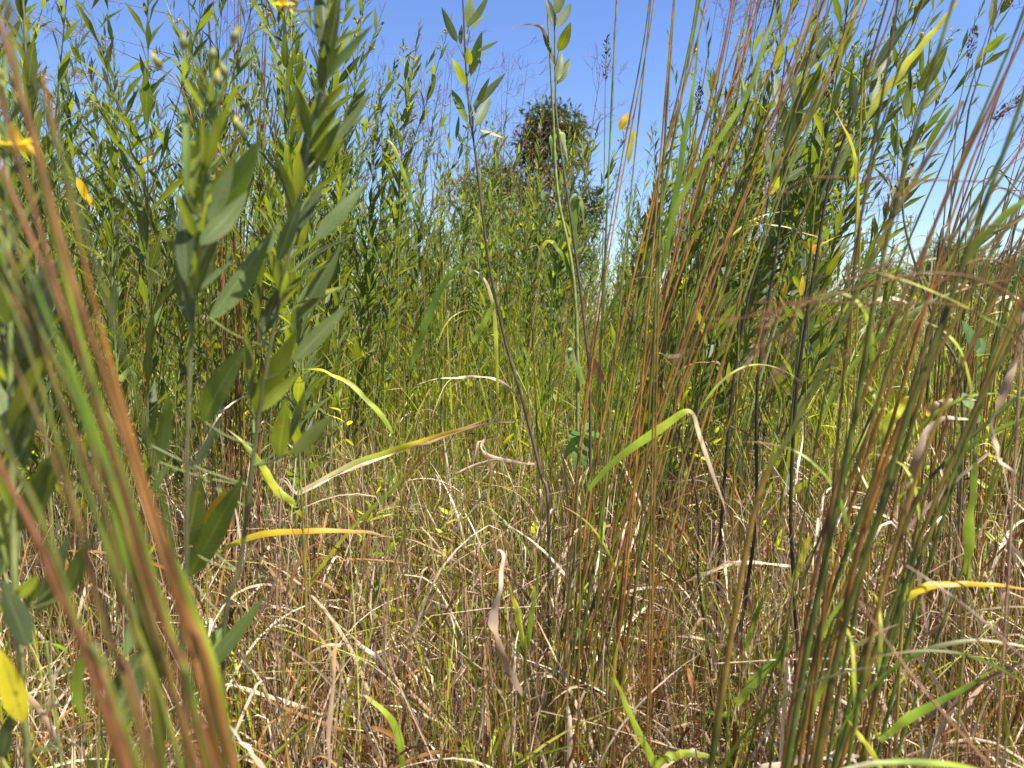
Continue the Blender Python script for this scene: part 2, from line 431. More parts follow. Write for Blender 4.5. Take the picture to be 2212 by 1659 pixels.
# ------------------------------------------------------------------ sunn hemp
def hemp_parts(h, seed, rows=6, sparse=1.0, dark=False, flowers=True, lean=(0.0, 0.0), bare=0.42, big=1.0, buds=True):
    global RNG
    keep = RNG; RNG = np.random.default_rng(seed)
    st, fo, bu = MB(), MB(), MB()
    axes = []
    n = 26; s = np.linspace(0, 1, n)
    wob = RNG.normal(0, 0.012, (6, 2)); wob[0] = 0
    wx = np.interp(s, np.linspace(0, 1, 6), wob[:, 0]); wy = np.interp(s, np.linspace(0, 1, 6), wob[:, 1])
    path = np.stack([lean[0] * h * s ** 1.4 + wx, lean[1] * h * s ** 1.4 + wy, h * s], 1)
    low = DARK * 1.3 if dark else np.array([0.17, 0.16, 0.05]) * U(0.7, 1.1)
    mid = DARK * 2.0 if dark else np.array([0.17, 0.2, 0.06])
    tube(st, path, np.interp(s, [0, 0.5, 1], [0.0042, 0.0032, 0.001]) * U(0.85, 1.15), lerp_cols([low, mid, mid if not dark else mid * 2, [0.12, 0.17, 0.05]], n), 6 if rows > 4 else 3)
    axes.append((path, bare, 1.0, big))
    for k in range(RNG.integers(1, 6)):
        t0 = U(0.5, 0.86); i = int(t0 * (n - 1)); L = (1 - t0) * h * U(0.55, 0.95) + 0.04
        a = U(0, 2 * PI); d0 = np.array([math.cos(a) * 0.45, math.sin(a) * 0.45, 0.9]); q = np.linspace(0, 1, 12)[:, None]
        br = path[i] + nrm(d0) * q * L + np.array([0, 0, 0.18]) * L * q ** 2 + np.array([lean[0], lean[1], 0]) * L * q
        tube(st, br, np.linspace(0.0019, 0.0007, 12), mid * 1.1, 4 if rows > 4 else 3)
        axes.append((br, 0.12, 0.75, 0.7 * big))
    wind = np.array([0.42, 0, 0]) if seed >= 108 and seed < 200 else np.array([0.05, 0, 0])
    for path_, b0, dens, sc in axes:
        Ltot = np.linalg.norm(np.diff(path_, axis=0), axis=1).sum()
        ts, t = [], b0 * U(0.8, 1.1)
        while t < 0.99:
            ts.append(t); t += (0.029 - 0.015 * t) / Ltot / dens / sparse * U(0.6, 1.4)
        ts = np.array(ts); m = len(ts)
        if not m: continue
        idx = ts * (len(path_) - 1); i0 = np.minimum(idx.astype(int), len(path_) - 2); fr = (idx - i0)[:, None]
        B = path_[i0] * (1 - fr) + path_[i0 + 1] * fr; T = nrm(path_[i0 + 1] - path_[i0])
        az = np.arange(m) * 2.4 + U(0, 6) + RNG.normal(0, 0.4, m)
        rad = np.stack([np.cos(az), np.sin(az), 0 * az], 1)
        op = U(0.26, 0.8, m) * np.interp(ts, [0, 0.5, 1], [1.25, 1.0, 0.7])
        D = T * np.cos(op)[:, None] + rad * np.sin(op)[:, None] + wind
        N = T * np.sin(op)[:, None] - rad * np.cos(op)[:, None] + RNG.normal(0, 0.28, (m, 3))
        L = np.interp(ts, [0, b0, (b0 + 1) / 2, 0.9, 1], [0.08, 0.105, 0.12, 0.062, 0.026]) * sc * U(0.6, 1.25, m)
        col = pick(HEMP, m, 0.2)
        y = U(0, 1, m) < np.interp(ts, [0, b0, b0 + 0.2, 1], [0.07, 0.02, 0.002, 0.0]); col[y] = np.where(U(0, 1, (y.sum(), 1)) < 0.6, YEL, YELG)
        B = B + D * 0.004
        leaves(fo, B, D, N, L, L * U(0.17, 0.25, m), col, U(0.08, 0.4, m), U(-0.02, 0.28, m), rows)
        if buds:
            top = path_[-1]; Tt = nrm(path_[-1] - path_[-3])
            for k in range(int(U(5, 13))):
                q = U(0, 0.26) * (0.7 if sc < 1 else 1); j = max(0, int((1 - q) * (len(path_) - 1)))
                a = U(0, 2 * PI); d = nrm(np.array([math.cos(a) * 0.7, math.sin(a) * 0.7, 0.6])); c = path_[j] + d * 0.006
                tube(bu, [path_[j], c + d * 0.008], 0.0006, (0.15, 0.2, 0.06), 3)
                if flowers and U(0, 1) < 0.015:
                    for e_ in range(3):
                        leaves(bu, c + d * 0.008, d + RNG.normal(0, 0.5, 3), RNG.normal(0, 1, 3), 0.016, 0.013, YEL, 0.2, 0.1, 3)
                else:
                    blob(bu, c + d * 0.006, d, U(0.007, 0.015), U(0.0022, 0.0042), np.array([[0.3, 0.33, 0.1], [0.22, 0.27, 0.08], [0.4, 0.33, 0.1]])[RNG.integers(0, 3)], 4, 5)
    if bu.n: fo.add(*bu.arrays())
    RNG = keep
    return st, fo


def hemp_thing(parts, label, group=None, loc=(0, 0, 0)):
    o = thing('sunn_hemp_plant', label, 'plant', loc, group)
    parts[0].build('stem', M_STEM, o); parts[1].build('foliage', M_LEAF, o)
    return o


protos = []
for k in range(16):
    h = [2.05, 2.2, 1.9, 2.3, 2.1, 1.75, 2.25, 2.0][k % 8]
    protos.append((h, hemp_parts(h, 100 + k, rows=6, sparse=1.0, lean=(0.03, 0.0), bare=U(0.3, 0.46) + (0.12 if k > 7 else 0), big=[0.9, 1.1, 0.78, 1.0][k % 4])))
PROTO_MESH = [(h, a.mesh('stem', M_STEM), b.mesh('foliage', M_LEAF)) for h, (a, b) in protos]


def put_hemp(k, x, y, sc, rz, tilt_x, tilt_y, label, group):
    """one plant standing at x, y, leaning tilt_x to the side and tilt_y away"""
    o = thing('sunn_hemp_plant', label, 'plant', (x, y, -0.01), group)
    for nm, me in zip(('stem', 'foliage'), PROTO_MESH[k][1:]):
        c = bpy.data.objects.new(nm, me); C.objects.link(c); c.parent = o
    q = Matrix.Rotation(tilt_x, 3, 'Y') @ Matrix.Rotation(-tilt_y, 3, 'X') @ Matrix.Rotation(rz, 3, 'Z')
    o.rotation_euler = q.to_euler(); o.scale = (sc, sc, sc)
    return o


ZONES = {
    'left_near': ('tall green hemp plant in the front of the dense stand on the left', 'hemp plants in front of the left stand'),
    'left_far': ('tall green hemp plant deep inside the dense stand on the left', 'hemp plants deep in the left stand'),
    'mid': ('slender hemp spire rising against open sky in the middle gap', 'hemp spires in the middle gap'),
    'mid_far': ('small distant hemp plant in the low row before the round tree', 'distant hemp plants before the tree'),
    'right_near': ('tall hemp plant leaning right in the front of the right stand', 'leaning hemp plants in front of the right stand'),
    'right_far': ('tall hemp plant leaning right deep inside the right stand', 'leaning hemp plants deep in the right stand'),
    'edge': ('short hemp plant among pale maize at the far right', 'short hemp plants by the maize'),
}
far = MB()
placed = []


def try_place(x, y, r):
    for (a, b) in placed:
        if (a - x) ** 2 + (b - y) ** 2 < r * r: return False
    placed.append((x, y)); return True


def far_plant(x, y, sc, rz, tx, ty, k):
    q = np.array(Matrix.Rotation(tx, 3, 'Y') @ Matrix.Rotation(-ty, 3, 'X') @ Matrix.Rotation(rz, 3, 'Z')) * sc
    v, f, c, u = FAR_ARR[k]
    far.add(v @ q.T + np.array([x, y, -0.01]), f, c * U(0.85, 1.15), u)


FAR_ARR = []
for k in range(6):
    a, b = hemp_parts([2.0, 2.2, 1.9, 2.1, 2.3, 1.8][k], 300 + k, rows=2, sparse=0.85, lean=(0.03, 0), buds=False, bare=0.2, big=1.25)
    m_ = MB(); m_.add(*a.arrays()); m_.add(*b.arrays()); FAR_ARR.append(m_.arrays())

cnt = 0
for tries in range(3200):
    y = (1.5 ** 1.6 + U(0, 1) * (9.0 ** 1.6 - 1.5 ** 1.6)) ** (1 / 1.6)
    x = U(-1, 1) * (0.70 * y + 0.15)
    px = 1106 + x / y / K
    if px < 720:
        zone = 'left_near' if y < 3.6 else 'left_far'; dens = 1.0; tilt = RNG.normal(0.02, 0.05)
        if (y < 2.3 and 300 < px < 560) or y < 1.7: continue
    elif px < 1240:
        if y < 4.2: continue
        zone = 'mid' if y < 5.2 else 'mid_far'; dens = 0.9; tilt = RNG.normal(0.05, 0.05)
    elif px < 1660:
        zone = 'right_near' if y < 3.6 else 'right_far'; dens = 0.9; tilt = RNG.normal(0.22, 0.06)
        if y < (2.1 if px > 1480 else 2.5): continue
    else:
        zone = 'edge'; dens = 0.45; tilt = RNG.normal(0.16, 0.06)
        if y < 3.2: continue
    if U(0, 1) > dens: continue
    if not try_place(x, y, (0.125 if 'right' in zone else 0.15) if y < 4 else 0.22): continue
    sc = U(0.86, 1.06) * (0.72 if zone == 'edge' else 1.0) * (1.04 if zone == 'mid_far' else 1.12 if 'right' in zone else 1)
    if cnt < 298:
        windy = 'right' in zone or zone == 'edge'
        put_hemp(RNG.integers(8, 16) if windy else RNG.integers(0, 8), x, y, sc, U(-0.7, 0.7) if windy else U(0, 6.28), tilt, RNG.normal(0, 0.05), *ZONES[zone]); cnt += 1
    else:
        far_plant(x, y, sc, U(0, 6.28), tilt, RNG.normal(0, 0.05), RNG.integers(0, 6))
# single spires in the gap, each at its own place
for (px, py, d, tl, lab) in (
        (822, 150, 3.6, 0.0, 'slim hemp spire with forked bud-tipped top left of the tallest spire in the sky gap'),
        (895, 25, 3.0, 0.05, 'tallest thin hemp spire standing alone against blue sky'),
        (940, 175, 3.3, 0.06, 'thin hemp spire crossed by a yellow-green grass blade in the sky gap'),
        (1088, 222, 3.8, 0.08, 'short hemp spire just left of the round tree'),
        (760, 330, 4.2, 0.0, 'low hemp spire at the left end of the sky gap'),
        (1010, 330, 4.3, 0.05, 'low leafy hemp spire in front of the lower left tree crown'),
        (700, 120, 3.2, 0.0, 'hemp spire at the edge of the left stand with its tip in the sky'),
        (960, 370, 4.6, 0.03, 'low hemp spire left of the tree with broad pale leaves')):
    top = P(px, py, d); k = RNG.integers(0, 16); h = PROTO_MESH[k][0]
    sc = top[2] / h / math.cos(tl)
    put_hemp(k, top[0] - math.tan(tl + 0.03) * top[2], top[1], sc, 0, tl, 0, lab, None)
for (px, py, d, tl, lab) in (
        (660, 60, 3.0, 0.02, 'hemp spire just right of the near hemp leaves with its tip in the sky'), (740, 210, 3.6, 0.03, 'hemp spire between the left stand and the forked spire'),
        (850, 260, 4.4, 0.04, 'low hemp spire between the forked spire and the tallest spire'), (1150, 330, 4.0, 0.05, 'hemp spire screening the lower crown of the round tree'),
        (1120, 400, 3.4, 0.06, 'low leafy hemp plant right under the round tree'), (1240, 300, 3.6, 0.1, 'hemp spire covering the right edge of the round tree'),
        (1290, 230, 3.4, 0.12, 'hemp spire just left of the leaning right stand'), (1060, 420, 3.2, 0.03, 'short hemp plant below the left crown of the round tree'), (930, 420, 3.4, 0.04, 'short hemp plant below the sky gap'), (800, 400, 3.3, 0.0, 'short hemp plant below the forked spire')):
    top = P(px, py, d); k = RNG.integers(0, 8); h = PROTO_MESH[k][0]
    sc = top[2] / h / math.cos(tl)
    put_hemp(k, top[0] - math.tan(tl + 0.03) * top[2], top[1], sc, 0, tl, 0, lab, None)
for i in range(1700):
    y = U(7.5, 32) if i < 1400 else U(2.2, 9)
    x = U(-1, 1) * (0.78 * y + 1)
    if i >= 1400:
        if U(0, 1) < 0.4: continue
        x = (0.72 * y + 0.3 + U(0, 1.6)) * (1 if U(0, 1) < 0.3 else -1)
    px = 1106 + x / y / K
    if px > 1680 and U(0, 1) < 0.6: continue
    far_plant(x, y, U(0.8, 1.05) * (0.72 if px > 1680 else 1), U(0, 6.28), RNG.normal(0.05, 0.06), RNG.normal(0, 0.05), RNG.integers(0, 6))
o = far.build('field_vegetation', M_LEAF); o['kind'] = 'stuff'


# ---- near hemp plants built leaf by leaf
def near_hemp(label, stem_pts, d, leaf_list, stem_r=0.0028, stem_cols=None, bud_list=(), group=None, rows=12, flower_list=(), auto=None, jit=0.05):
    """stem_pts top to bottom ends on the soil; leaf_list rows: base, tip, width (all where the photo shows them), colour"""
    pts = [P(a, b, d) for a, b in stem_pts]
    last = pts[-1]; low = last + (pts[-1] - pts[-2]) * 0.3
    root = np.array([low[0] * 0.6 + last[0] * 0.4, last[1] + 0.03, 0.0])
    path = smooth(np.array([root] + pts[::-1]), 50)
    o = thing('sunn_hemp_plant', label, 'plant', root, group)
    st, fo, bu = MB(), MB(), MB()
    cols = lerp_cols(stem_cols if stem_cols is not None else [[0.14, 0.13, 0.045], [0.18, 0.2, 0.06], [0.15, 0.22, 0.06]], 50)
    tube(st, path - root, np.linspace(stem_r * 1.25, stem_r * 0.5, 50), cols, 8)
    for row in leaf_list:
        (bx, by), (tx, ty), wd = row[0], row[1], row[2]
        c = row[3] if len(row) > 3 else HEMP[RNG.integers(0, 4)] * U(0.9, 1.25)
        nz = row[4] if len(row) > 4 else U(-0.6, 0.9)
        dd = d + RNG.normal(0, jit * d * 0.6)
        B = P(bx, by, dd); T = P(tx, ty, dd + RNG.normal(0, jit * d))
        D = T - B; L = np.linalg.norm(D)
        # nearest point of the stem: a short stalk joins the leaf to it
        j = np.argmin(np.linalg.norm(path - B, axis=1)); j = max(0, j - 1)
        tube(st, smooth([path[j] - root, (path[j] * 0.45 + B * 0.55 + [0, 0, -0.003]) - root, B + D * 0.02 - root], 6), 0.0009, (0.17, 0.2, 0.06), 5)
        N = (-FWD * 0.95 + UPV * nz * 0.7 + RGT * U(-0.5, 0.5)) * (1 if U(0, 1) < 0.6 else -1)
        leaves(fo, B - root, D, N, L, wd * K * d * 0.98, c, U(0.12, 0.42), U(-0.05, 0.14), rows, wave=0.02)
    if auto:
        a0, a1, m, Lm, wx = auto
        ts = np.sort(U(a0, a1, m)); i = (ts * 49).astype(int).clip(0, 48)
        T = nrm(path[i + 1] - path[i]); az = np.arange(m) * 2.4 + U(0, 6)
        rad = np.stack([np.cos(az), np.sin(az), 0 * az], 1); op = U(0.3, 0.8, m)[:, None]
        D = T * np.cos(op) + rad * np.sin(op) + np.array([wx, 0, 0]); N = T * np.sin(op) - rad * np.cos(op) + RNG.normal(0, 0.25, (m, 3))
        L = Lm * U(0.6, 1.15, m) * np.interp(ts, [a0, (a0 + a1) / 2, a1], [0.9, 1, 0.6])
        leaves(fo, path[i] - root + nrm(D) * 0.004, D, N, L, L * U(0.18, 0.26, m), pick(HEMP, m, 0.25), U(0.15, 0.55, m), U(0, 0.2, m), rows)
    st.build('stem', M_STEM, o)
    if fo.n: fo.build('foliage', M_LEAF, o)
    for (bx, by) in bud_list:
        c = P(bx, by, d + RNG.normal(0, 0.01)); j = np.argmin(np.linalg.norm(path - c, axis=1)); j = max(0, j - 3)
        s1 = MB(); tube(s1, smooth([path[j] - root, (path[j] * 0.4 + c * 0.6) - root + [0, 0, -0.004], c - root], 6), 0.0007, (0.2, 0.24, 0.08), 5)
        dr = nrm(np.array([U(-0.5, 0.5), U(-0.3, 0.3), 0.8])); blob(s1, c - root, dr, 0.011, 0.0036, (0.27, 0.29, 0.08), 6, 8)
        leaves(s1, c - root + dr * 0.006, dr, RNG.normal(0, 1, 3), 0.01, 0.006, (0.6, 0.5, 0.08), 0.3, 0, 4)
        s1.build('flower_bud', M_PETAL, o)
    for (bx, by, sz) in flower_list:
        c = P(bx, by, d); j = np.argmin(np.linalg.norm(path - c, axis=1))
        s1 = MB(); tube(s1, smooth([path[j] - root, (path[j] * 0.4 + c * 0.6) - root + [0, 0, -0.004], c - root], 6), 0.0009, (0.3, 0.3, 0.08), 5)
        for q in range(5):
            a = q * 1.256 + 0.3; dv = RGT * math.cos(a) + UPV * (0.45 * math.sin(a) + 0.1) - FWD * 0.3 * math.sin(a)
            leaves(s1, c - root, dv, UPV * 0.7 - FWD * 0.6, sz, sz * 0.8, np.array([0.85, 0.6, 0.02]) * U(0.85, 1.05), 0.25, 0.2, 6)
        s1.build('flower', M_PETAL, o)
    return o


G = HEMP[1] * 0.85; GD = HEMP[2] * 0.9; GL = np.array([0.095, 0.15, 0.03]); GY = np.array([0.2, 0.24, 0.03]); YL = np.array([0.55, 0.33, 0.04])
near_hemp('large-leaved hemp plant close to the lens, its stem running up past a yellowed leaf',
    [(722, -60), (700, 80), (690, 200), (655, 380), (622, 560), (582, 760), (552, 950), (522, 1200), (482, 1500)], 0.78, [
    ((695, 200), (742, -40), 52, GD), ((705, 120), (690, -70), 48, GD), ((702, 175), (802, 48), 44, GL), ((690, 330), (808, 212), 36, G),
    ((650, 400), (702, 188), 50, GD), ((655, 385), (735, 262), 34, G), ((640, 505), (700, 375), 40, GD), ((680, 520), (792, 392), 40, GL),
    ((600, 565), (650, 430), 34, GD), ((640, 692), (737, 530), 52, G, 0.9), ((450, 692), (612, 478), 74, GL, 0.2), ((555, 705), (560, 560), 26, GD),
    ((566, 725), (602, 618), 34, GD), ((640, 662), (745, 608), 22, GY), ((632, 782), (752, 660), 42, G), ((540, 865), (543, 708), 50, GD),
    ((546, 902), (640, 712), 56, GY), ((552, 892), (652, 798), 34, GY), ((602, 988), (616, 868), 46, G, 0.8), ((625, 978), (724, 898), 46, GY),
    ((614, 962), (666, 838), 30, G), ((437, 912), (512, 750), 66, GL), ((400, 1185), (442, 1015), 58, GD), ((408, 1245), (524, 1035), 60, GL),
    ((432, 1160), (492, 1052), 34, YL), ((412, 1012), (492, 900), 38, G), ((345, 1002), (366, 840), 36, GL), ((322, 962), (338, 868), 20, GD),
    ((432, 1465), (572, 1288), 40, GL), ((442, 1440), (486, 1335), 44, GL), ((640, 470), (600, 330), 30, GD), ((670, 300), (640, 180), 30, G)],
    auto=(0.5, 0.97, 30, 0.062, 0.12), stem_cols=[[0.07, 0.065, 0.025], [0.09, 0.1, 0.03], [0.1, 0.15, 0.04]], stem_r=0.0022, flower_list=[(612, 12, 0.013)], bud_list=[(640, 15), (655, -10)])
near_hemp('blurred bud-tipped hemp plant close to the lens beside the leaning red stalks',
    [(462, 110), (452, 300), (436, 500), (416, 700), (406, 900), (402, 1260), (398, 1500)], 0.62, [
    ((402, 612), (396, 395), 46, GD), ((424, 560), (444, 280), 50, G), ((412, 425), (432, 268), 50, GY), ((470, 470), (562, 298), 58, GL),
    ((432, 530), (536, 418), 56, G), ((450, 480), (505, 350), 40, G), ((418, 640), (470, 500), 44, GD), ((402, 430), (404, 190), 20, GL),
    ((440, 380), (480, 230), 26, G), ((410, 700), (380, 560), 34, GD)],
    auto=(0.6, 0.96, 26, 0.055, 0.0), stem_cols=[[0.07, 0.065, 0.025], [0.09, 0.1, 0.03], [0.1, 0.15, 0.04]], stem_r=0.0019, bud_list=[(394, 108), (456, 132), (500, 92), (522, 288), (470, 188), (350, 150), (488, 170), (440, 205)])
near_hemp('hemp plant at the lower left edge with one bright yellow leaf',
    [(10, 120), (18, 500), (24, 900), (34, 1300), (62, 1650)], 0.56, [
    ((52, 1020), (102, 750), 84, GD), ((40, 1150), (112, 975), 50, G), ((52, 1560), (-4, 1408), 56, np.array([0.6, 0.52, 0.03]), 0.5), ((182, 1565), (142, 1418), 56, GL),
    ((238, 1580), (312, 1395), 84, GD), ((200, 1500), (236, 1420), 40, GL), ((148, 1280), (184, 1168), 46, G), ((110, 1275), (150, 1165), 48, GD), ((10, 1240), (0, 1140), 44, G),
    ((30, 1300), (80, 1250), 34, G), ((45, 900), (110, 640), 80, GD), ((30, 980), (-30, 800), 70, G), ((70, 1130), (140, 940), 60, GD), ((60, 1400), (0, 1250), 60, GD), ((80, 1330), (150, 1150), 46, G), ((40, 780), (110, 560), 70, GD), ((0, 700), (40, 560), 70, GD), ((15, 560), (70, 420), 50, GD), ((5, 1640), (20, 1540), 40, GD), ((190, 1660), (200, 1630), 40, GL), ((270, 1420), (300, 1300), 30, G)],
    auto=(0.35, 0.95, 26, 0.07, 0.0), stem_r=0.0026, flower_list=[(36, 312, 0.016)], bud_list=[(12, 175), (30, 190), (5, 205)])
LC = lambda v: [(np.array(a), b, c) for a, b, c in v]
near_hemp('dark thin-stemmed hemp plant with notched leaf standing before open sky',
    [(996, -60), (1000, 0), (1010, 200), (1027, 333), (1054, 553), (1087, 720), (1130, 870), (1167, 1020), (1185, 1120)], 1.75, [
    ((988, 92), (953, 16), 20), ((1006, 60), (1062, -12), 26), ((1014, 68), (1056, 26), 14), ((996, 97), (994, 48), 14), ((1017, 164), (1041, 66), 28), ((1030, 110), (1078, 90), 12),
    ((1006, 188), (979, 122), 22), ((1010, 268), (974, 190), 20), ((1020, 232), (1091, 162), 22), ((1025, 242), (1058, 164), 22), ((1028, 272), (1061, 206), 24), ((1022, 282), (1014, 222), 14),
    ((1004, 240), (977, 192), 16), ((1012, 60), (1018, -20), 26), ((1035, 300), (1062, 285), 8), ((1015, 140), (1010, 100), 20), ((1020, 120), (1056, 115), 10), ((985, 300), (992, 250), 10), ((1000, 310), (985, 280), 9)],
    stem_r=0.0034, stem_cols=[DARK * 5, DARK * 3, DARK * 2.2, DARK * 2.5], rows=8, jit=0.02, bud_list=[(1038, 138), (1044, 243), (1050, 268)])
near_hemp('broad-leaved hemp plant whose stem passes in front of the round tree',
    [(1195, -60), (1197, 0), (1200, 166), (1204, 266), (1237, 500), (1262, 700), (1275, 900)], 1.9, [
    ((1203, 62), (1237, -2), 26), ((1206, 112), (1234, 48), 30), ((1202, 182), (1236, 122), 24), ((1198, 122), (1170, 74), 14), ((1203, 175), (1214, 110), 24), ((1198, 60), (1180, -10), 24), ((1200, 30), (1222, -40), 30), ((1197, 140), (1183, 90), 12)],
    stem_r=0.0032, stem_cols=[DARK * 4, DARK * 3, [0.13, 0.13, 0.05], [0.12, 0.15, 0.05]], rows=8, jit=0.02)
# dark-stemmed plants on the right
near_hemp('dark-stemmed hemp plant with a kinked stem base between the right hand tussocks',
    [(1800, -60), (1761, 66), (1701, 333), (1681, 516), (1655, 680), (1635, 853), (1634, 1106), (1618, 1239), (1598, 1356), (1558, 1426), (1562, 1550), (1580, 1650)], 1.6, [
    ((1712, 300), (1730, 180), 30, GD), ((1706, 320), (1690, 200), 26, G), ((1700, 340), (1716, 230), 30, G), ((1740, 260), (1782, 190), 24, G), ((1730, 240), (1778, 130), 26, GD), ((1690, 370), (1750, 300), 22, GL),
    ((1720, 230), (1700, 120), 26, GD), ((1745, 150), (1800, 60), 26, GD), ((1700, 240), (1755, 240), 16, G), ((1690, 420), (1700, 330), 22, GL), ((1695, 390), (1740, 360), 18, G)],
    stem_r=0.0042, stem_cols=[DARK * 1.4, DARK, DARK, DARK, DARK * 1.5, DARK * 2.5], rows=8, jit=0.03)
near_hemp('straight dark-stemmed hemp plant with long leaves beside the kinked dark stem',
    [(1935, -60), (1908, 33), (1871, 160), (1835, 266), (1791, 400), (1764, 553), (1728, 786), (1715, 920), (1708, 1106), (1715, 1272), (1721, 1406), (1708, 1650)], 1.55, [
    ((1882, 230), (1895, 120), 28, G), ((1890, 150), (1960, 40), 30, GD), ((1880, 180), (1940, 80), 24, G), ((1850, 250), (1838, 150), 26, GD), ((1800, 400), (1840, 300), 22, G), ((1860, 200), (1875, 110), 16, GD), ((1840, 330), (1870, 280), 18, GL)],
    stem_r=0.004, stem_cols=[DARK * 1.3, DARK, DARK, DARK * 1.2, DARK * 2], rows=8, jit=0.03)
near_hemp('slim dark-stemmed hemp plant rising between orange stalks of the middle tussock',
    [(1317, 60), (1314, 200), (1316, 333), (1318, 533), (1345, 650), (1400, 760), (1500, 1050), (1508, 1239), (1525, 1372), (1535, 1489), (1545, 1620)][4:], 1.65, [],
    stem_r=0.0034, stem_cols=[DARK, DARK, DARK * 1.5, DARK * 2])
near_hemp('dark hemp stem curving up left of the kinked dark stem',
    [(1700, 100), (1660, 420), (1641, 553), (1615, 653), (1585, 820), (1568, 1000), (1556, 1180)], 2.0, [((1665, 400), (1690, 310), 26), ((1670, 380), (1650, 290), 22), ((1680, 300), (1720, 220), 24), ((1690, 250), (1675, 150), 24), ((1660, 420), (1700, 370), 20)],
    stem_r=0.0042, stem_cols=[DARK, DARK, DARK * 1.5, DARK * 2.5], rows=8, jit=0.03)
near_hemp('hemp plant with big upright leaves against sky right of the yellow blade',
    [(2012, 60), (1998, 200), (1965, 320), (1950, 420), (1962, 520), (2020, 700), (2080, 900)], 1.7, [
    ((1985, 200), (2048, 96), 34, GD), ((1990, 170), (1992, 90), 12, GL), ((1962, 260), (1964, 168), 26, GY), ((1990, 240), (2050, 168), 22, G), ((1965, 200), (1964, 135), 12, GD), ((1955, 265), (1946, 200), 12, G),
    ((1975, 265), (1993, 195), 24, GD), ((1950, 340), (2000, 260), 22, G), ((2000, 330), (2058, 218), 26, GL), ((1946, 335), (2010, 300), 22, GL), ((1940, 340), (1934, 280), 14, G), ((1920, 420), (1990, 355), 16, G)],
    stem_r=0.003, stem_cols=[[0.12, 0.11, 0.05], [0.15, 0.15, 0.05], [0.13, 0.17, 0.05]], rows=8, jit=0.02)
near_hemp('hemp plant with sparse leaves in the top corner above the dark seed spike',
    [(2190, -60), (2150, 40), (2120, 150), (2095, 230), (2080, 330), (2050, 470), (2020, 620)], 1.9, [
    ((2140, 60), (2150, -20), 18, G), ((2150, 70), (2185, 15), 22, G), ((2125, 115), (2175, 70), 22, GL), ((2105, 155), (2128, 95), 16, GY), ((2160, 30), (2200, -30), 20, G)],
    stem_r=0.003, stem_cols=[DARK * 3, DARK * 3, [0.12, 0.12, 0.05]], rows=8, jit=0.02)

# ------------------------------------------------------------------ tall tussock grass
def seed_head_mb(top, dirv, scale=1.0, red=True, droop=0.0):
    mb = MB(); dirv = nrm(dirv)
    L = 0.28 * scale
    q = np.linspace(0, 1, 10)[:, None]
    axis = top + dirv * q * L + np.array([0.05, 0, -0.05]) * droop * q ** 2
    tube(mb, axis, np.linspace(0.0009, 0.0005, 10) * max(scale, 0.8), RED * 0.9, 4)
    for k in range(int(7 * (0.6 + 0.4 * scale))):
        i = RNG.integers(1, 10); a = U(0, 2 * PI)
        side = np.array([math.cos(a), math.sin(a), 0]); d = nrm(dirv * U(0.5, 1.0) + side * U(0.3, 0.8) + [0.12, 0, 0])
        l = U(0.06, 0.13) * scale; qq = np.linspace(0, 1, 6)[:, None]
        br = axis[i] + d * qq * l + np.array([0.02, 0, -0.03]) * qq ** 2 * scale
        tube(mb, br, 0.0004, RED * U(0.8, 1.3), 3)
        for r in range(2):
            dd = nrm(d + RNG.normal(0, 0.35, 3)); n = 7
            B = br[-1] + dd * np.linspace(0, 0.035 * scale, n)[:, None]
            D = dd + RNG.normal(0, 0.22, (n, 3)); c = mixcol(n, [RED[None], BROWN, STRAW * 0.8], [3, 3, 2])
            leaves(mb, B, D, RNG.normal(0, 1, (n, 3)), U(0.006, 0.01, n) * scale, 0.0019 * scale, c, 0.3, 0, 3)
            # awns
            pts = np.stack([B, B + D * 0.014 * scale, B + (D + RNG.normal(0, 0.25, (n, 3))) * U(0.025, 0.045, (n, 1)) * scale], 1)
            sdv = np.repeat(nrm(np.cross(D, RNG.normal(0, 1, (n, 3))))[:, None], 3, 1)
            ribbons(mb, pts, sdv, np.full((n, 3), 0.0006) * [1, 0.8, 0.3], np.repeat((c * 0.8)[:, None], 3, 1))
    return mb


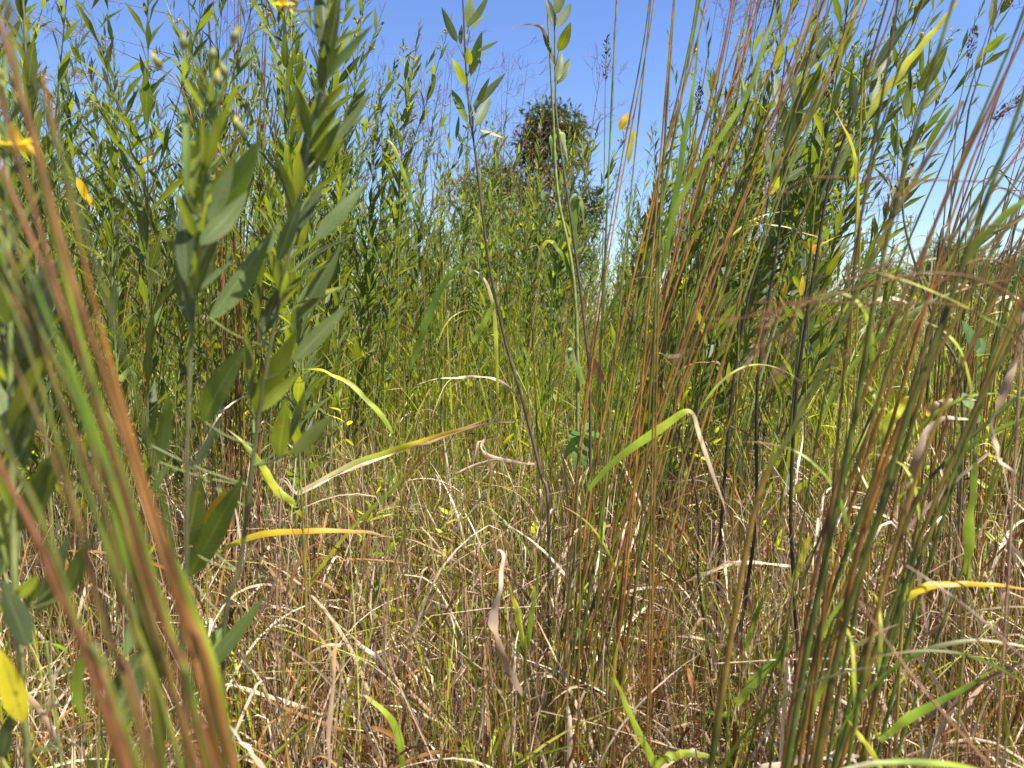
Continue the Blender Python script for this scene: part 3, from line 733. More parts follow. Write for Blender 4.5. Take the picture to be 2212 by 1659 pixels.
def tussock(label, stalk_lists, d_of, group=None, r=0.0018, heads=0.6, blade_list=(), head_scale=1.0, cols=None, gain=1.0, leafy_share=0.65):
    """stalk_lists: places a stalk passes, bottom to top; each runs down to the soil"""
    paths = []
    for i, pts in enumerate(stalk_lists):
        d = d_of(i)
        pp = [P(a, b, d) for a, b in pts]
        v = nrm(pp[1] - pp[0]); z = pp[0][2]
        if z > 0.01:
            t = z / max(v[2], 0.5); root = pp[0] - v * t * np.array([0.55, 0.55, 0]); root[2] = 0
            mid = pp[0] - v * t * 0.5 * np.array([0.75, 0.75, 0]); mid[2] = z * 0.5
            pp = [root, mid] + pp
        paths.append(smooth(np.array(pp), 40))
    ctr = np.mean([p[0] for p in paths], 0); ctr[2] = 0
    o = thing('grass_tussock', label, 'grass', ctr, group)
    for i, p in enumerate(paths):
        mb = MB()
        base = cols[i % len(cols)] if cols else [ORANGE, OLIVE, RED, OLIVE * 1.2, ORANGE * 1.1][RNG.integers(0, 5)]
        oth = [OLIVE, ORANGE, GREEN[1], RED][RNG.integers(0, 4)]
        seg = np.searchsorted([9, 16, 23, 30, 36], np.arange(40)); sc_ = np.array([[BROWN[1], base, base, oth, GREEN[3]][RNG.integers(0, 5)] * 0.5 + base * 0.5 for _ in range(6)]); cc = sc_[seg] * U(0.55, 0.85) * gain
        rr = r * U(0.75, 1.2) * np.linspace(1.15, 0.65, 40)
        for nd_ in (9, 16, 23, 30, 36): rr[nd_] *= 1.25; cc[nd_] *= 0.6
        tube(mb, p - ctr, rr, cc, 8)
        s = mb.build('stalk', M_CULM, o)
        if U(0, 1) < heads:
            h = seed_head_mb(p[-1] - ctr, p[-1] - p[-4], head_scale); h.build('seed_head', M_SEED, s)
        if U(0, 1) < leafy_share:
            i0 = RNG.integers(6, 27); L = U(0.14, 0.34); t0 = nrm(p[i0 + 1] - p[i0]); a = U(0, 2 * PI); out = np.array([math.cos(a), math.sin(a) * 0.6, 0])
            q = np.linspace(0, 1, 20)[:, None]; droop = U(0.0, 0.55)
            lp = p[i0] + L * (t0 * (q - 0.25 * q ** 2) + out * (0.25 * q + 0.4 * q ** 2) + np.array([0, 0, -1]) * droop * q ** 2.4)
            one_blade(lp - ctr, U(0.0045, 0.0085) * (0.7 if r < 0.0016 else 1), [GREEN[RNG.integers(0, 5)], GREEN[RNG.integers(0, 5)], [GREEN[2], YELG, STRAW[0], STRAW[1]][RNG.integers(0, 4)]], o, 'leaf', U(-1.5, 1.5), 0.35)
    for pts, d, wd, c3 in blade_list:
        pp = smooth(np.array([P(a, b, d) if len(q) == 0 else P(a, b, q[0]) for a, b, *q in pts]), 28)
        one_blade(pp - ctr, wd, c3, parent=o)
    return o


def one_blade(path, wd, c3, parent=None, name='blade', twist=0.6, fold=0.3, mat=None, facing=None):
    n = len(path); t = nrm(np.gradient(path, axis=0))
    f = facing if facing is not None else np.array([0.25, -0.7, 0.65])
    h = nrm(np.cross(t, f)); b = np.cross(t, h)
    tw = np.linspace(-0.5, 0.5, n) * twist + U(-0.25, 0.25)
    side = h * np.cos(tw)[:, None] + b * np.sin(tw)[:, None]
    s = np.linspace(0, 1, n)
    kn = np.linspace(0, 1, 12); nz = lambda a: np.interp(s, kn, RNG.normal(0, a, 12))
    rough = 1.0 if mat is M_STRAW else 0.35
    path = path + side * nz(0.0018 * rough * wd / 0.012)[:, None] + np.cross(t, side) * nz(0.0025 * rough * wd / 0.012)[:, None]
    a2 = nz(0.55 * rough); side = nrm(side * np.cos(a2)[:, None] + np.cross(t, side) * np.sin(a2)[:, None])
    wv = wd * blade_prof(s) * np.clip(1 + nz(0.22 * rough), 0.4, 1.5)
    cc = lerp_cols(c3, n) * np.clip(1 + nz(0.18), 0.6, 1.4)[:, None]
    mb = MB(); ribbons(mb, path[None], side[None], wv[None], cc[None], fold)
    return mb.build(name, mat or M_BLADE, parent)


left_stalks = [
    [(505, 1659), (402, 1320), (262, 900), (152, 600), (72, 300), (0, 60), (-60, -150)],
    [(462, 1659), (332, 1300), (232, 950), (132, 650), (58, 400), (-20, 150), (-100, -100)],
    [(392, 1659), (252, 1250), (140, 900), (60, 650), (-40, 420), (-140, 200)],
    [(262, 1659), (110, 1250), (0, 1000), (-120, 740)],
    [(322, 1659), (222, 1350), (150, 1050), (60, 750), (-20, 560), (-120, 330)],
    [(482, 1659), (420, 1400), (332, 1000), (222, 620), (110, 280), (20, 0), (-30, -160)],
    [(442, 1659), (372, 1400), (292, 1130), (190, 820), (110, 620), (10, 380), (-90, 150)],
    [(410, 1659), (340, 1380), (240, 1060), (120, 780), (20, 600), (-120, 380)],
    [(352, 1659), (300, 1400), (236, 1150), (180, 900), (84, 640), (0, 450), (-80, 260)],
    [(470, 1659), (395, 1350), (300, 1050), (215, 790), (130, 500), (60, 240), (0, 40)],
    [(300, 1659), (180, 1380), (92, 1130), (20, 980), (-80, 760)],
    [(450, 1659), (385, 1420), (318, 1200), (262, 1010), (200, 820), (150, 640), (96, 420), (50, 200), (0, -40)],
    [(425, 1659), (350, 1440), (262, 1200), (170, 960), (70, 720), (-40, 520)],
    [(335, 1659), (262, 1440), (200, 1240), (122, 1010), (50, 830), (-60, 600)],
    [(475, 1659), (432, 1480), (366, 1230), (290, 960), (226, 740), (180, 560), (140, 380), (90, 150)],
    [(280, 1659), (220, 1480), (140, 1290), (60, 1120), (-40, 940)]]
tussock('blurred red and green grass tussock leaning left right before the lens', left_stalks, lambda i: 0.31 + 0.09 * ((i * 7) % 5) / 4, r=0.00145, heads=0.0, gain=0.85, leafy_share=0.0,
        cols=[ORANGE, RED * 1.4, OLIVE * 1.4, BROWN[1], OLIVE * 1.5, OLIVE, RED * 1.3, OLIVE * 1.3, GREEN[1], ORANGE * 1.1 + 0.03, OLIVE * 1.5, GREEN[2] * 0.8, STRAW[3], RED * 1.4 + 0.02],
        blade_list=[(((360, 1900), (330, 1450), (270, 1150), (200, 930), (120, 700)), 0.4, 0.009, [GREEN[3], GREEN[1], GREEN[0]]),
                    (((520, 1800), (470, 1500), (410, 1290), (330, 1100)), 0.42, 0.008, [GREEN[1], GREEN[2], GREEN[0]])])

mid_stalks = []
for i in range(30):
    b = U(1160, 1350); k = U(0, 1) ** 1.3; top = 1340 + k * 540 + U(-30, 30) + (b - 1235) * 0.6
    cur = U(-55, 35)
    mid_stalks.append([(b - 14, 1665), (b + (top - b) * 0.17 + cur, 1240), (b + (top - b) * 0.42 + cur, 800), (b + (top - b) * 0.7 + cur * .5, 400), (top, U(-60, 60)), (top + 40 * k + 15, -240)])
tussock('upright orange-stalked grass tussock rising through the middle with fanning tops', mid_stalks, lambda i: 1.42 + 0.22 * ((i * 5) % 9) / 9, r=0.0023, heads=0.7, gain=1.3, cols=[ORANGE * 1.1, OLIVE, OLIVE * 1.2, ORANGE * 0.9, OLIVE * 1.2, BROWN[3], STRAW[3], GREEN[1]])
right_stalks = [
    [(1761, 1659), (1828, 1339), (1901, 1106), (1958, 903), (2051, 653), (2085, 553), (2150, 380), (2230, 150), (2300, -60)],
    [(1715, 1540), (1755, 1339), (1805, 1120), (1858, 986), (1918, 803), (1975, 620), (2021, 480), (2075, 350), (2141, 200), (2208, 33), (2250, -80)],
    [(1740, 1659), (1775, 1350), (1800, 1050), (1828, 753), (1858, 483), (1901, 233), (1935, 33), (1950, -80)],
    [(1560, 1500), (1634, 1086), (1708, 936), (1790, 770), (1874, 580), (1950, 430), (2080, 220)],
    [(1800, 1659), (1870, 1400), (1971, 1100), (2060, 980), (2212, 845), (2350, 720)],
    [(1770, 1659), (1840, 1250), (1930, 950), (2060, 700), (2180, 480), (2300, 280)],
    [(1690, 1659), (1760, 1250), (1850, 900), (1960, 620), (2090, 330), (2200, 100), (2260, -40)],
    [(1830, 1659), (1900, 1300), (1990, 1000), (2110, 720), (2250, 480)],
    [(1725, 1659), (1790, 1280), (1880, 960), (1980, 700), (2100, 480), (2240, 270)],
    [(1785, 1659), (1835, 1380), (1880, 1180), (1960, 880), (2030, 640), (2120, 420), (2230, 220)],
    [(1700, 1659), (1745, 1400), (1790, 1180), (1850, 880), (1890, 640), (1940, 420), (2000, 200), (2060, 0)],
    [(1750, 1659), (1800, 1400), (1860, 1150), (1930, 900), (1990, 700), (2040, 520), (2110, 320), (2190, 120)],
    [(1860, 1659), (1930, 1350), (2020, 1080), (2140, 820), (2280, 600)]]
for i in range(16):
    b = U(1600, 1930); k = U(0, 1); e = b - 1760 + 1960 + 420 * k + U(-40, 40)
    right_stalks.append([(b, 1659), (b + (e - b) * .18 + U(-12, 12), 1330), (b + (e - b) * .42 + U(-12, 12), 960), (b + (e - b) * .7, 580), (e, 200 + 260 * k), (e + 60, 20 + 260 * k)])
tussock('thick-stalked green and orange tussock fanning out to the upper right corner', right_stalks, lambda i: 0.72 + 0.3 * ((i * 5) % 7) / 7 if i < 13 else 0.95 + 0.45 * ((i * 5) % 7) / 7, r=0.0025, heads=0.8,
        cols=[OLIVE * 0.9, OLIVE, OLIVE * 0.8 + RED * 0.1, OLIVE, GREEN[3], ORANGE * 0.8, BROWN[1], OLIVE, ORANGE * 0.9, OLIVE, OLIVE * 0.9, ORANGE, GREEN[3]])
ul = []
for i in range(17):
    b = U(478, 562); t = U(440, 640) + (b - 520) * 0.6
    ul.append([(b, 1480 + U(-40, 40)), (b * 0.9 + t * 0.1 + U(-6, 6), 1100), (b * 0.6 + t * 0.4 + U(-8, 8), 650), (b * 0.3 + t * 0.7, 280), (t, U(-80, 160))])
tussock('slender red-brown grass tussock standing behind the near hemp leaves', ul, lambda i: 2.12 + 0.012 * i, r=0.0021, heads=1.0, head_scale=1.1,
        cols=[ORANGE, RED, ORANGE * 0.9, RED * 1.2, BROWN[1]])
ur = []
for i in range(26):
    b = U(1990, 2200); t = b + U(40, 190)
    ur.append([(b, 1420 + U(-60, 60)), (b + (t - b) * .2, 1000), (b + (t - b) * .5, 700), (t, 430 + U(-80, 120)), (t + 70, 330 + U(-80, 100))])
tussock('rusty grass tussock at the right edge with nodding seed heads', ur, lambda i: 1.9 + 0.02 * i, r=0.0021, heads=1.0, cols=[ORANGE, RED, BROWN[1], BROWN[3], ORANGE * .8])
dl = [[(455, 1250), (445, 700), (425, 320), (385, 180), (320, 140), (262, 112)], [(462, 1250), (455, 700), (440, 300), (405, 205), (350, 175), (300, 168)],
      [(440, 1250), (430, 720), (410, 400), (370, 310), (310, 250), (250, 236)], [(470, 1250), (470, 650), (460, 250), (430, 110), (380, 40), (320, 20)],
      [(430, 1250), (400, 800), (330, 500), (262, 320), (225, 260), (195, 210)], [(480, 1250), (480, 700), (475, 300), (450, 190), (400, 130), (345, 110)]]
tussock('thin grass tussock with straw-brown heads nodding left over the left stand', dl, lambda i: 1.85 + 0.03 * i, r=0.0014, heads=1.0, head_scale=0.75, cols=[BROWN[3], ORANGE * .8, BROWN[1]])
mr_ = []
for i in range(14):
    b = U(1380, 1480); t = b + U(60, 300)
    mr_.append([(b - 20, 1380 + U(-40, 40)), (b + (t - b) * .2, 950), (b + (t - b) * .55, 500), (t, 120 + U(-80, 120))])
tussock('tawny grass tussock behind the middle tussock leaning right', mr_, lambda i: 2.35 + 0.02 * i, r=0.002, heads=1.0, cols=[ORANGE, OLIVE, RED, BROWN[3], OLIVE * 1.2])
nod = [[(2330, 1300), (2300, 900), (2230, 690), (2130, 610), (2000, 590), (1900, 610)], [(2380, 1300), (2340, 800), (2270, 560), (2180, 490), (2080, 500), (1980, 540)],
       [(2300, 1400), (2280, 1000), (2230, 780), (2160, 700), (2060, 660), (1960, 655)], [(2400, 1200), (2330, 700), (2240, 470), (2150, 400), (2060, 390)], [(2350, 1350), (2300, 850), (2220, 620), (2120, 560), (2010, 625)],
       [(2300, 1300), (2270, 950), (2215, 740), (2150, 640), (2090, 620)]]
tussock('blurred brown-headed tussock at the right edge with heads nodding left', nod, lambda i: 0.6 + 0.05 * i, r=0.0011, heads=1.0, head_scale=0.5, cols=[BROWN[3], OLIVE, BROWN[1], RED])
low = [[(2250, 1790), (2141, 1659), (2020, 1520), (1940, 1420), (1890, 1350), (1856, 1300)], [(2360, 1560), (2212, 1424), (2110, 1330), (2030, 1270), (1958, 1222)], [(2300, 1560), (2180, 1440), (2100, 1370), (2060, 1320)]]
tussock('pinkish tan thin-stemmed tussock leaning left across the lower right corner', low, lambda i: 0.62 + 0.06 * i, r=0.0014, heads=0.0, cols=[STRAW[0] + [0.1, 0, 0.03], STRAW[1], RED * 1.5])
for k, (bx, by, d, lab) in enumerate(((300, 1240, 3.0, 'distant thin grass tussock left of the red-brown tussock'), (150, 1260, 2.9, 'thin grass tussock behind the leaning left tussock'),
                                     (690, 1200, 3.2, 'sparse rusty grass tussock right of the near hemp leaves'), (860, 1150, 3.6, 'sparse grass tussock below the tallest spire'), (1640, 1230, 3.0, 'sparse rusty tussock behind the kinked dark stem'), (960, 1180, 2.9, 'olive grass tussock in the middle below the crossed spire'), (1080, 1140, 3.2, 'olive grass tussock below the round tree'), (780, 1130, 3.5, 'olive grass tussock behind the arching yellow-green blade'), (1180, 1220, 2.5, 'leafy olive tussock just left of the middle tussock'))):
    ss = []
    for i in range(9):
        b = bx + U(-30, 30); t = b + U(-50, 110) + (80 if bx > 1300 else 0)
        ss.append([(b, by), (b * .8 + t * .2, by - 300), (b * .4 + t * .6, by - 620), (t, by - 860 + U(-60, 200))])
    tussock(lab, ss, lambda i: d + 0.015 * i, r=0.0018, heads=1.0, cols=[ORANGE, RED, OLIVE, BROWN[1]] if k < 5 else [OLIVE * 1.5, GREEN[1], ORANGE, OLIVE * 1.8, GREEN[3]])

# ------------------------------------------------------------------ single blades one can point to
def solo(label, pts, d, wd, c3, twist=0.5, fold=0.3, mat=None, n=36, facing=None):
    pp = np.array([P(a, b, q[0] if q else d) for a, b, *q in pts])
    root = pp[0].copy()
    if root[2] > 0.02:
        v = pp[0] - pp[1]; root = pp[0] + v * 0.35; root[2] = max(0.0, min(root[2], pp[0][2] - 0.02))
        low = np.array([root[0] + (root[0] - pp[0][0]) * 0.3, root[1] + 0.01, 0.0])
        st = smooth(np.array([low, root, pp[0]]), 10)
    else:
        low = root.copy(); low[2] = 0; st = None
    if mat is M_STRAW: wd *= 0.72
    o = thing('grass_shoot', label, 'grass', low)
    if st is not None:
        mb = MB(); tube(mb, st - low, np.linspace(0.0018, 0.0012, 10), lerp_cols([BROWN[1], np.asarray(c3[0])], 10), 5); mb.build('stalk', M_CULM, o)
    one_blade(smooth(pp, n) - low, wd, c3, o, 'blade', twist, fold, mat, facing)
    return o


S0, S1 = STRAW[0] * 0.95, STRAW[1] * 0.82
solo('bright green blade snapped over at its top with a pale hanging tip', [(1270, 1060), (1310, 1010), (1390, 950), (1450, 908), (1484, 886), (1500, 898), (1512, 940), (1535, 1010), (1556, 1070), (1572, 1115)], 1.25, 0.016, [GREEN[1], GREEN[0], GREEN[2], S1 * 0.9 + GREEN[2] * 0.2, S1, S0], twist=0.8)
solo('pale curled dry leaf hanging twisted over the straw', [(1130, 1500), (1090, 1440), (1072, 1370), (1070, 1330), (1080, 1260), (1086, 1205), (1078, 1188), (1072, 1215)], 1.2, 0.019, [STRAW[2], S0, S1, S1, STRAW[2] * 0.9], twist=1.6, mat=M_STRAW)
solo('upright yellow blade beside the curled dry leaf', [(1132, 1400), (1120, 1330), (1108, 1290), (1096, 1245)], 1.25, 0.011, [GREEN[2], YELG, YEL * 0.8])
solo('narrow green blade in the middle straw beside the yellow blade', [(1138, 1410), (1148, 1330), (1160, 1260), (1164, 1222)], 1.3, 0.01, [GREEN[1], GREEN[0], GREEN[2]])
solo('long fresh green blade slanting down to the lower right of the straw', [(1430, 1680), (1405, 1630), (1370, 1560), (1340, 1490), (1314, 1424)], 1.15, 0.014, [GREEN[0], GREEN[0] * 1.1, GREEN[2]], twist=0.3)
solo('short green blade crossing the foot of the slanting fresh blade', [(1420, 1645), (1455, 1632), (1500, 1628), (1560, 1640)], 1.2, 0.016, [GREEN[0], GREEN[2], GREEN[0]])
solo('yellow to orange blade arching to the right edge', [(1960, 1298), (1985, 1275), (2020, 1262), (2080, 1260), (2150, 1265), (2260, 1275)], 0.95, 0.011, [YELG, YEL * 0.8, YEL * 0.8, [0.75, 0.34, 0.05]], twist=0.2)
solo('wide yellow-lit blade slanting up into the sky', [(1870, 260), (1905, 205), (1950, 150), (2000, 90), (2040, 40), (2085, -20)], 1.35, 0.017, [GREEN[2], YELG, YELG * 1.2, YEL * 0.9], twist=0.3)
solo('broad green leaf blade leaning up through the middle tussock tops', [(1435, 580), (1470, 430), (1500, 280), (1640, 110), (1675, 10)][:2] + [(1615, 205), (1650, 90), (1690, -10)], 1.1, 0.009, [GREEN[1], GREEN[0], GREEN[2]])
solo('broad dark green blade left of the middle hemp stem', [(1425, 600), (1450, 500), (1475, 330), (1500, 180), (1515, 40)], 1.15, 0.012, [GREEN[3], GREEN[1], GREEN[0]], twist=0.3)
solo('dry golden blade lying over towards the left stand', [(470, 1190), (540, 1160), (620, 1148), (700, 1145), (790, 1150), (850, 1162)], 1.3, 0.012, [GREEN[2], YEL * 0.7, [0.6, 0.36, 0.08], S0], twist=0.3)
solo('long yellow and tan blade rising to the middle from the left', [(640, 1065), (740, 1010), (840, 975), (920, 950), (1000, 925), (1068, 900)], 1.6, 0.014, [S1, GREEN[2], YEL * 0.6, S0], twist=0.5)
solo('thin pale blade lying along the long yellow and tan blade', [(640, 1068), (760, 1012), (900, 962), (1030, 922), (1138, 910)], 1.62, 0.011, [S1, S1, S0, S1], mat=M_STRAW)
solo('long green and yellow blade curving from low left up to the middle', [(640, 1320), (690, 1230), (760, 1140), (830, 1075), (880, 1025), (925, 975), (970, 960)], 1.7, 0.013, [GREEN[0], YELG, GREEN[0], BROWN[1], GREEN[2]], twist=1.0)
solo('bright yellow-green blade drooping left beside the near hemp leaves', [(640, 1090), (600, 1060), (570, 1010), (530, 960), (490, 925)], 1.25, 0.014, [GREEN[0], YELG, GREEN[0], GREEN[2]], twist=0.6)
solo('yellow-green blade arching over right of the near hemp leaves', [(850, 935), (810, 880), (760, 830), (720, 808), (690, 798), (640, 800)], 1.7, 0.015, [GREEN[0], GREEN[2], YELG, YELG], twist=0.4)
solo('broad green blade leaning right below the sky gap', [(885, 800), (920, 700), (960, 610), (1010, 560), (1060, 530)], 2.0, 0.02, [GREEN[1], GREEN[3], GREEN[1], GREEN[0]], twist=0.5)
solo('tall green blade bending up into the sky gap before the spires', [(905, 480), (880, 400), (860, 340), (846, 310), (834, 300)], 2.2, 0.014, [GREEN[3], GREEN[0], YELG, YEL * 0.7], twist=0.4)
solo('arching pale green blade in the middle with drooping tip', [(1075, 850), (1073, 760), (1068, 680), (1055, 620), (1035, 590), (1010, 580)], 2.1, 0.013, [GREEN[2], GREEN[2] * 1.2, S1 * 0.8, S0], twist=0.5)
solo('green blade leaning right in front of the arching pale blade', [(1020, 740), (1050, 690), (1080, 640), (1105, 610)], 2.0, 0.017, [GREEN[0], GREEN[0], BROWN[3]], twist=0.3)
solo('grey-white dry blade arching across the middle grass', [(1130, 870), (1090, 830), (1050, 813), (1000, 815), (940, 822), (880, 836), (820, 848)], 2.2, 0.012, [S0, S1, S1, STRAW[4] * 1.2], twist=1.6, mat=M_STRAW)
solo('curled tan dry blade looping below the long yellow and tan blade', [(1155, 1000), (1120, 1000), (1060, 985), (1040, 965), (1050, 945), (1075, 945), (1085, 975)], 1.9, 0.013, [S0, S1, S0, BROWN[3]], twist=1.2, mat=M_STRAW)
solo('long pale dry blade curving through the straw to a tall arch', [(1110, 1640), (1190, 1480), (1230, 1400), (1280, 1330), (1330, 1285), (1400, 1268), (1470, 1275), (1530, 1290)], 1.6, 0.013, [S0, S1, STRAW[2], S1, S0], twist=1.2, mat=M_STRAW)
solo('grey curled dry leaf draped high at the right', [(1960, 1120), (1970, 1040), (1985, 970), (2010, 925), (2050, 905), (2100, 910), (2130, 930)], 1.05, 0.015, [STRAW[2], S0, S1, STRAW[4], STRAW[2] * 0.8], twist=1.2, mat=M_STRAW)
solo('grey twisted dry leaf hanging at the right edge', [(2200, 760), (2180, 830), (2150, 900), (2150, 960), (2180, 1010), (2212, 1050)], 0.9, 0.013, [STRAW[4], STRAW[2], S1, STRAW[2]], twist=1.5, mat=M_STRAW)
solo('wide green blade standing straight at the right edge', [(2090, 1250), (2100, 1120), (2110, 1000), (2112, 930)], 1.0, 0.017, [GREEN[0], GREEN[0], GREEN[1]], twist=0.2)
solo('yellow-green blade at the right between thick stalks', [(1900, 950), (1930, 900), (1965, 862), (2000, 845)], 1.2, 0.02, [GREEN[2], YELG, YEL * 0.8], twist=0.3)  # blade colour runs from yellow-green at the base to a yellow tip
solo('tan dry blade spread right of the yellow-green blade between thick stalks', [(2000, 910), (2020, 880), (2060, 865), (2110, 862)], 1.3, 0.02, [YEL * 0.6, S0, S1], twist=0.4, mat=M_STRAW)
solo('green blade pointing up right in the lower right straw', [(1590, 1520), (1640, 1460), (1690, 1410), (1720, 1380)], 1.2, 0.017, [GREEN[0], GREEN[1], GREEN[1]], twist=0.3)
solo('small green blade standing left of the straight dark stem', [(1610, 1400), (1630, 1340), (1650, 1290), (1657, 1275)], 1.35, 0.012, [GREEN[1], GREEN[0], GREEN[2]], twist=0.2)
solo('yellow blade leaning right beside the straight dark stem', [(1712, 1270), (1728, 1220), (1745, 1170), (1754, 1150)], 1.5, 0.014, [YELG, YELG, YEL * 0.8], twist=0.2)
solo('yellow stem-like blade slanting at the bottom right', [(1915, 1680), (1880, 1620), (1850, 1580), (1826, 1545)], 0.85, 0.007, [GREEN[2], YELG, GREEN[2]], twist=0.2)
solo('green blade reaching up right at the lower right', [(1900, 1600), (1980, 1540), (2080, 1490), (2170, 1430)], 0.95, 0.011, [GREEN[0], GREEN[1], GREEN[0]], twist=0.3)
solo('tan bent blade with square shoulder right of the middle tussock', [(1440, 830), (1490, 788), (1535, 783), (1553, 786), (1562, 830), (1572, 900), (1576, 950)], 1.6, 0.009, [BROWN[3], ORANGE, S0, S0, STRAW[2]], twist=0.4, mat=M_STRAW)
solo('thin tan stem standing before the lower left straw', [(704, 1700), (712, 1560), (722, 1450), (726, 1370), (722, 1330)], 1.0, 0.009, [S0, S0 * 1.1, [0.6, 0.4, 0.2], S0], twist=0.2, mat=M_STRAW)
solo('rolled tan blade slanting out of the lower left corner of the straw', [(590, 1690), (540, 1620), (500, 1575), (470, 1545)], 0.9, 0.009, [S0, S1 * 0.9, S0], twist=0.2, mat=M_STRAW)
solo('dry flat-topped arch of a pale blade at the lower left', [(860, 1500), (830, 1440), (790, 1400), (740, 1390), (690, 1400), (650, 1430)], 1.6, 0.013, [S0, S1, S1, S0], twist=0.8, mat=M_STRAW)
solo('green blade bent flat in the bottom straw left of the middle', [(870, 1680), (865, 1600), (840, 1545), (800, 1510), (770, 1495)], 1.3, 0.016, [GREEN[1], GREEN[0], GREEN[2], S0], twist=0.4)
solo('pale dry arch at the bottom right corner', [(1560, 1700), (1640, 1660), (1760, 1640), (1850, 1632), (1900, 1640)], 1.1, 0.014, [S0, S1, S1, S0], twist=0.7, mat=M_STRAW)
solo('pale dry blade arched right of the tussock foot', [(1480, 1260), (1560, 1225), (1620, 1215), (1700, 1222), (1780, 1245)], 1.7, 0.014, [S0, S1, S1, STRAW[2]], twist=0.8, mat=M_STRAW)
solo('thin yellow bent blade over the right green stand', [(1490, 700), (1560, 560), (1630, 480), (1700, 490), (1760, 510), (1770, 512)][2:], 1.7, 0.006, [GREEN[2], YEL * 0.6, S0], twist=0.2)
solo('yellow bent blade with an orange tip before the sky at the right', [(1855, 560), (1855, 450), (1850, 350), (1836, 300), (1812, 250), (1797, 230)], 1.45, 0.013, [GREEN[2], YELG, YELG, YEL * .8, [0.5, 0.2, 0.06]], twist=0.5)

# loose yellow leaves caught among the stems
def loose_leaf(label, base, tip, wd, d, c):
    B, T = P(*base, d), P(*tip, d); mb = MB()
    leaves(mb, np.zeros(3), T - B, -FWD + UPV * 0.5, np.linalg.norm(T - B), wd * K * d, c, 0.25, 0.1, 8, wave=0.03)
    o = mb.build('fallen_leaf', M_BLADE); o.location = B
    return tag(o, label, 'leaf')


loose_leaf('curled lemon-yellow leaf caught high in the left stand', (301, 353), (329, 334), 12, 2.0, YEL)
loose_leaf('long folded yellow leaf hanging in the left stand', (166, 382), (196, 446), 20, 1.9, YEL)
loose_leaf('small yellow leaf below the folded yellow leaf', (188, 418), (206, 450), 10, 1.9, YEL)
loose_leaf('narrow yellow leaf lying level on the dark thin stem in the sky gap', (1036, 281), (1088, 294), 9, 1.75, YEL * 0.95)
loose_leaf('spotted yellow leaf hanging before the right stand', (1338, 282), (1358, 240), 20, 1.7, YEL * 0.8)
loose_leaf('long yellow leaf hanging below the spotted yellow leaf', (1356, 356), (1370, 270), 12, 1.7, YELG)
loose_leaf('pendent amber leaf between two dark stems', (1730, 640), (1736, 592), 13, 1.8, YEL * 0.8)
loose_leaf('light green leaf beside the straight dark stem', (1735, 690), (1712, 655), 16, 1.8, GREEN[0])
loose_leaf('pale olive leaf hanging beside a thin stem in the right grass', (1572, 830), (1576, 780), 12, 1.9, YELG * 0.8)
loose_leaf('small yellow leaf on the edge of the right stand', (1366, 280), (1376, 300), 8, 2.0, YEL)
loose_leaf('brown rolled dead leaf hanging in the middle grass', (1268, 768), (1310, 832), 26, 1.9, BROWN[0] * 0.9)
loose_leaf('pair-like yellow leaf low in the right green stand', (1742, 540), (1738, 518), 14, 2.2, YEL)
loose_leaf('orange leaf low in the right green stand', (1760, 550), (1756, 520), 12, 2.2, [0.7, 0.3, 0.02])

# ------------------------------------------------------------------ tufts of broad green grass between the plants
TUFT = []
for k in range(6):
    o = thing('grass_tuft', 'x', 'grass', (0, -50, 0))
    for b in range(RNG.integers(6, 10)):
        mb = MB(); n1_ = np.array([1])
        c = mixcol(1, [GREEN, GREEN * 1.3], [2, 3])
        blades(mb, np.array([[U(-.03, .03), U(-.03, .03), 0]]), U(0.5, 1.15, 1), U(0.009, 0.017, 1), U(0, 6.28, 1), U(0.03, 0.3, 1), U(0.1, 1.5, 1), RNG.normal(0, 0.7, 1), c * 0.8, c, mixcol(1, [GREEN, YELG[None], STRAW], [3, 2, 1.5]), m=14, fold=0.35, power=2.0, wander=0.2)
        mb.build('blade', M_BLADE, o)
    TUFT.append(o)
TL = {0: ('broad-bladed green grass tuft among dry straw in the front strip', 'grass tufts in the front straw'),
      1: ('broad-bladed green grass tuft in the green belt before the left stand', 'grass tufts before the left stand'),
      2: ('broad-bladed green grass tuft in the green belt below the sky gap', 'grass tufts below the sky gap'),
      3: ('broad-bladed green grass tuft in the green belt before the right stand', 'grass tufts before the right stand')}
used = set()
for i in range(150):
    y = (1.9 ** 1.6 + U(0, 1) * (6.5 ** 1.6 - 1.9 ** 1.6)) ** (1 / 1.6); x = U(-1, 1) * 0.66 * y; px = 1106 + x / y / K
    if y > 2.6 and U(0, 1) < 0.35: x = U(-0.15, 0.6) * y; px = 1106 + x / y / K
    k = i % 6
    o = TUFT[k] if k not in used else copy_tree(TUFT[k]); used.add(k)
    o.location = (x, y, 0); o.rotation_euler = (0, 0, U(0, 6.28)); s = U(0.65, 1.1) * (0.75 if y < 2.8 else 1); o.scale = (s, s, s)
    z = 0 if y < 2.9 else 1 if px < 720 else 2 if px < 1300 else 3
    o['label'], o['group'] = TL[z]

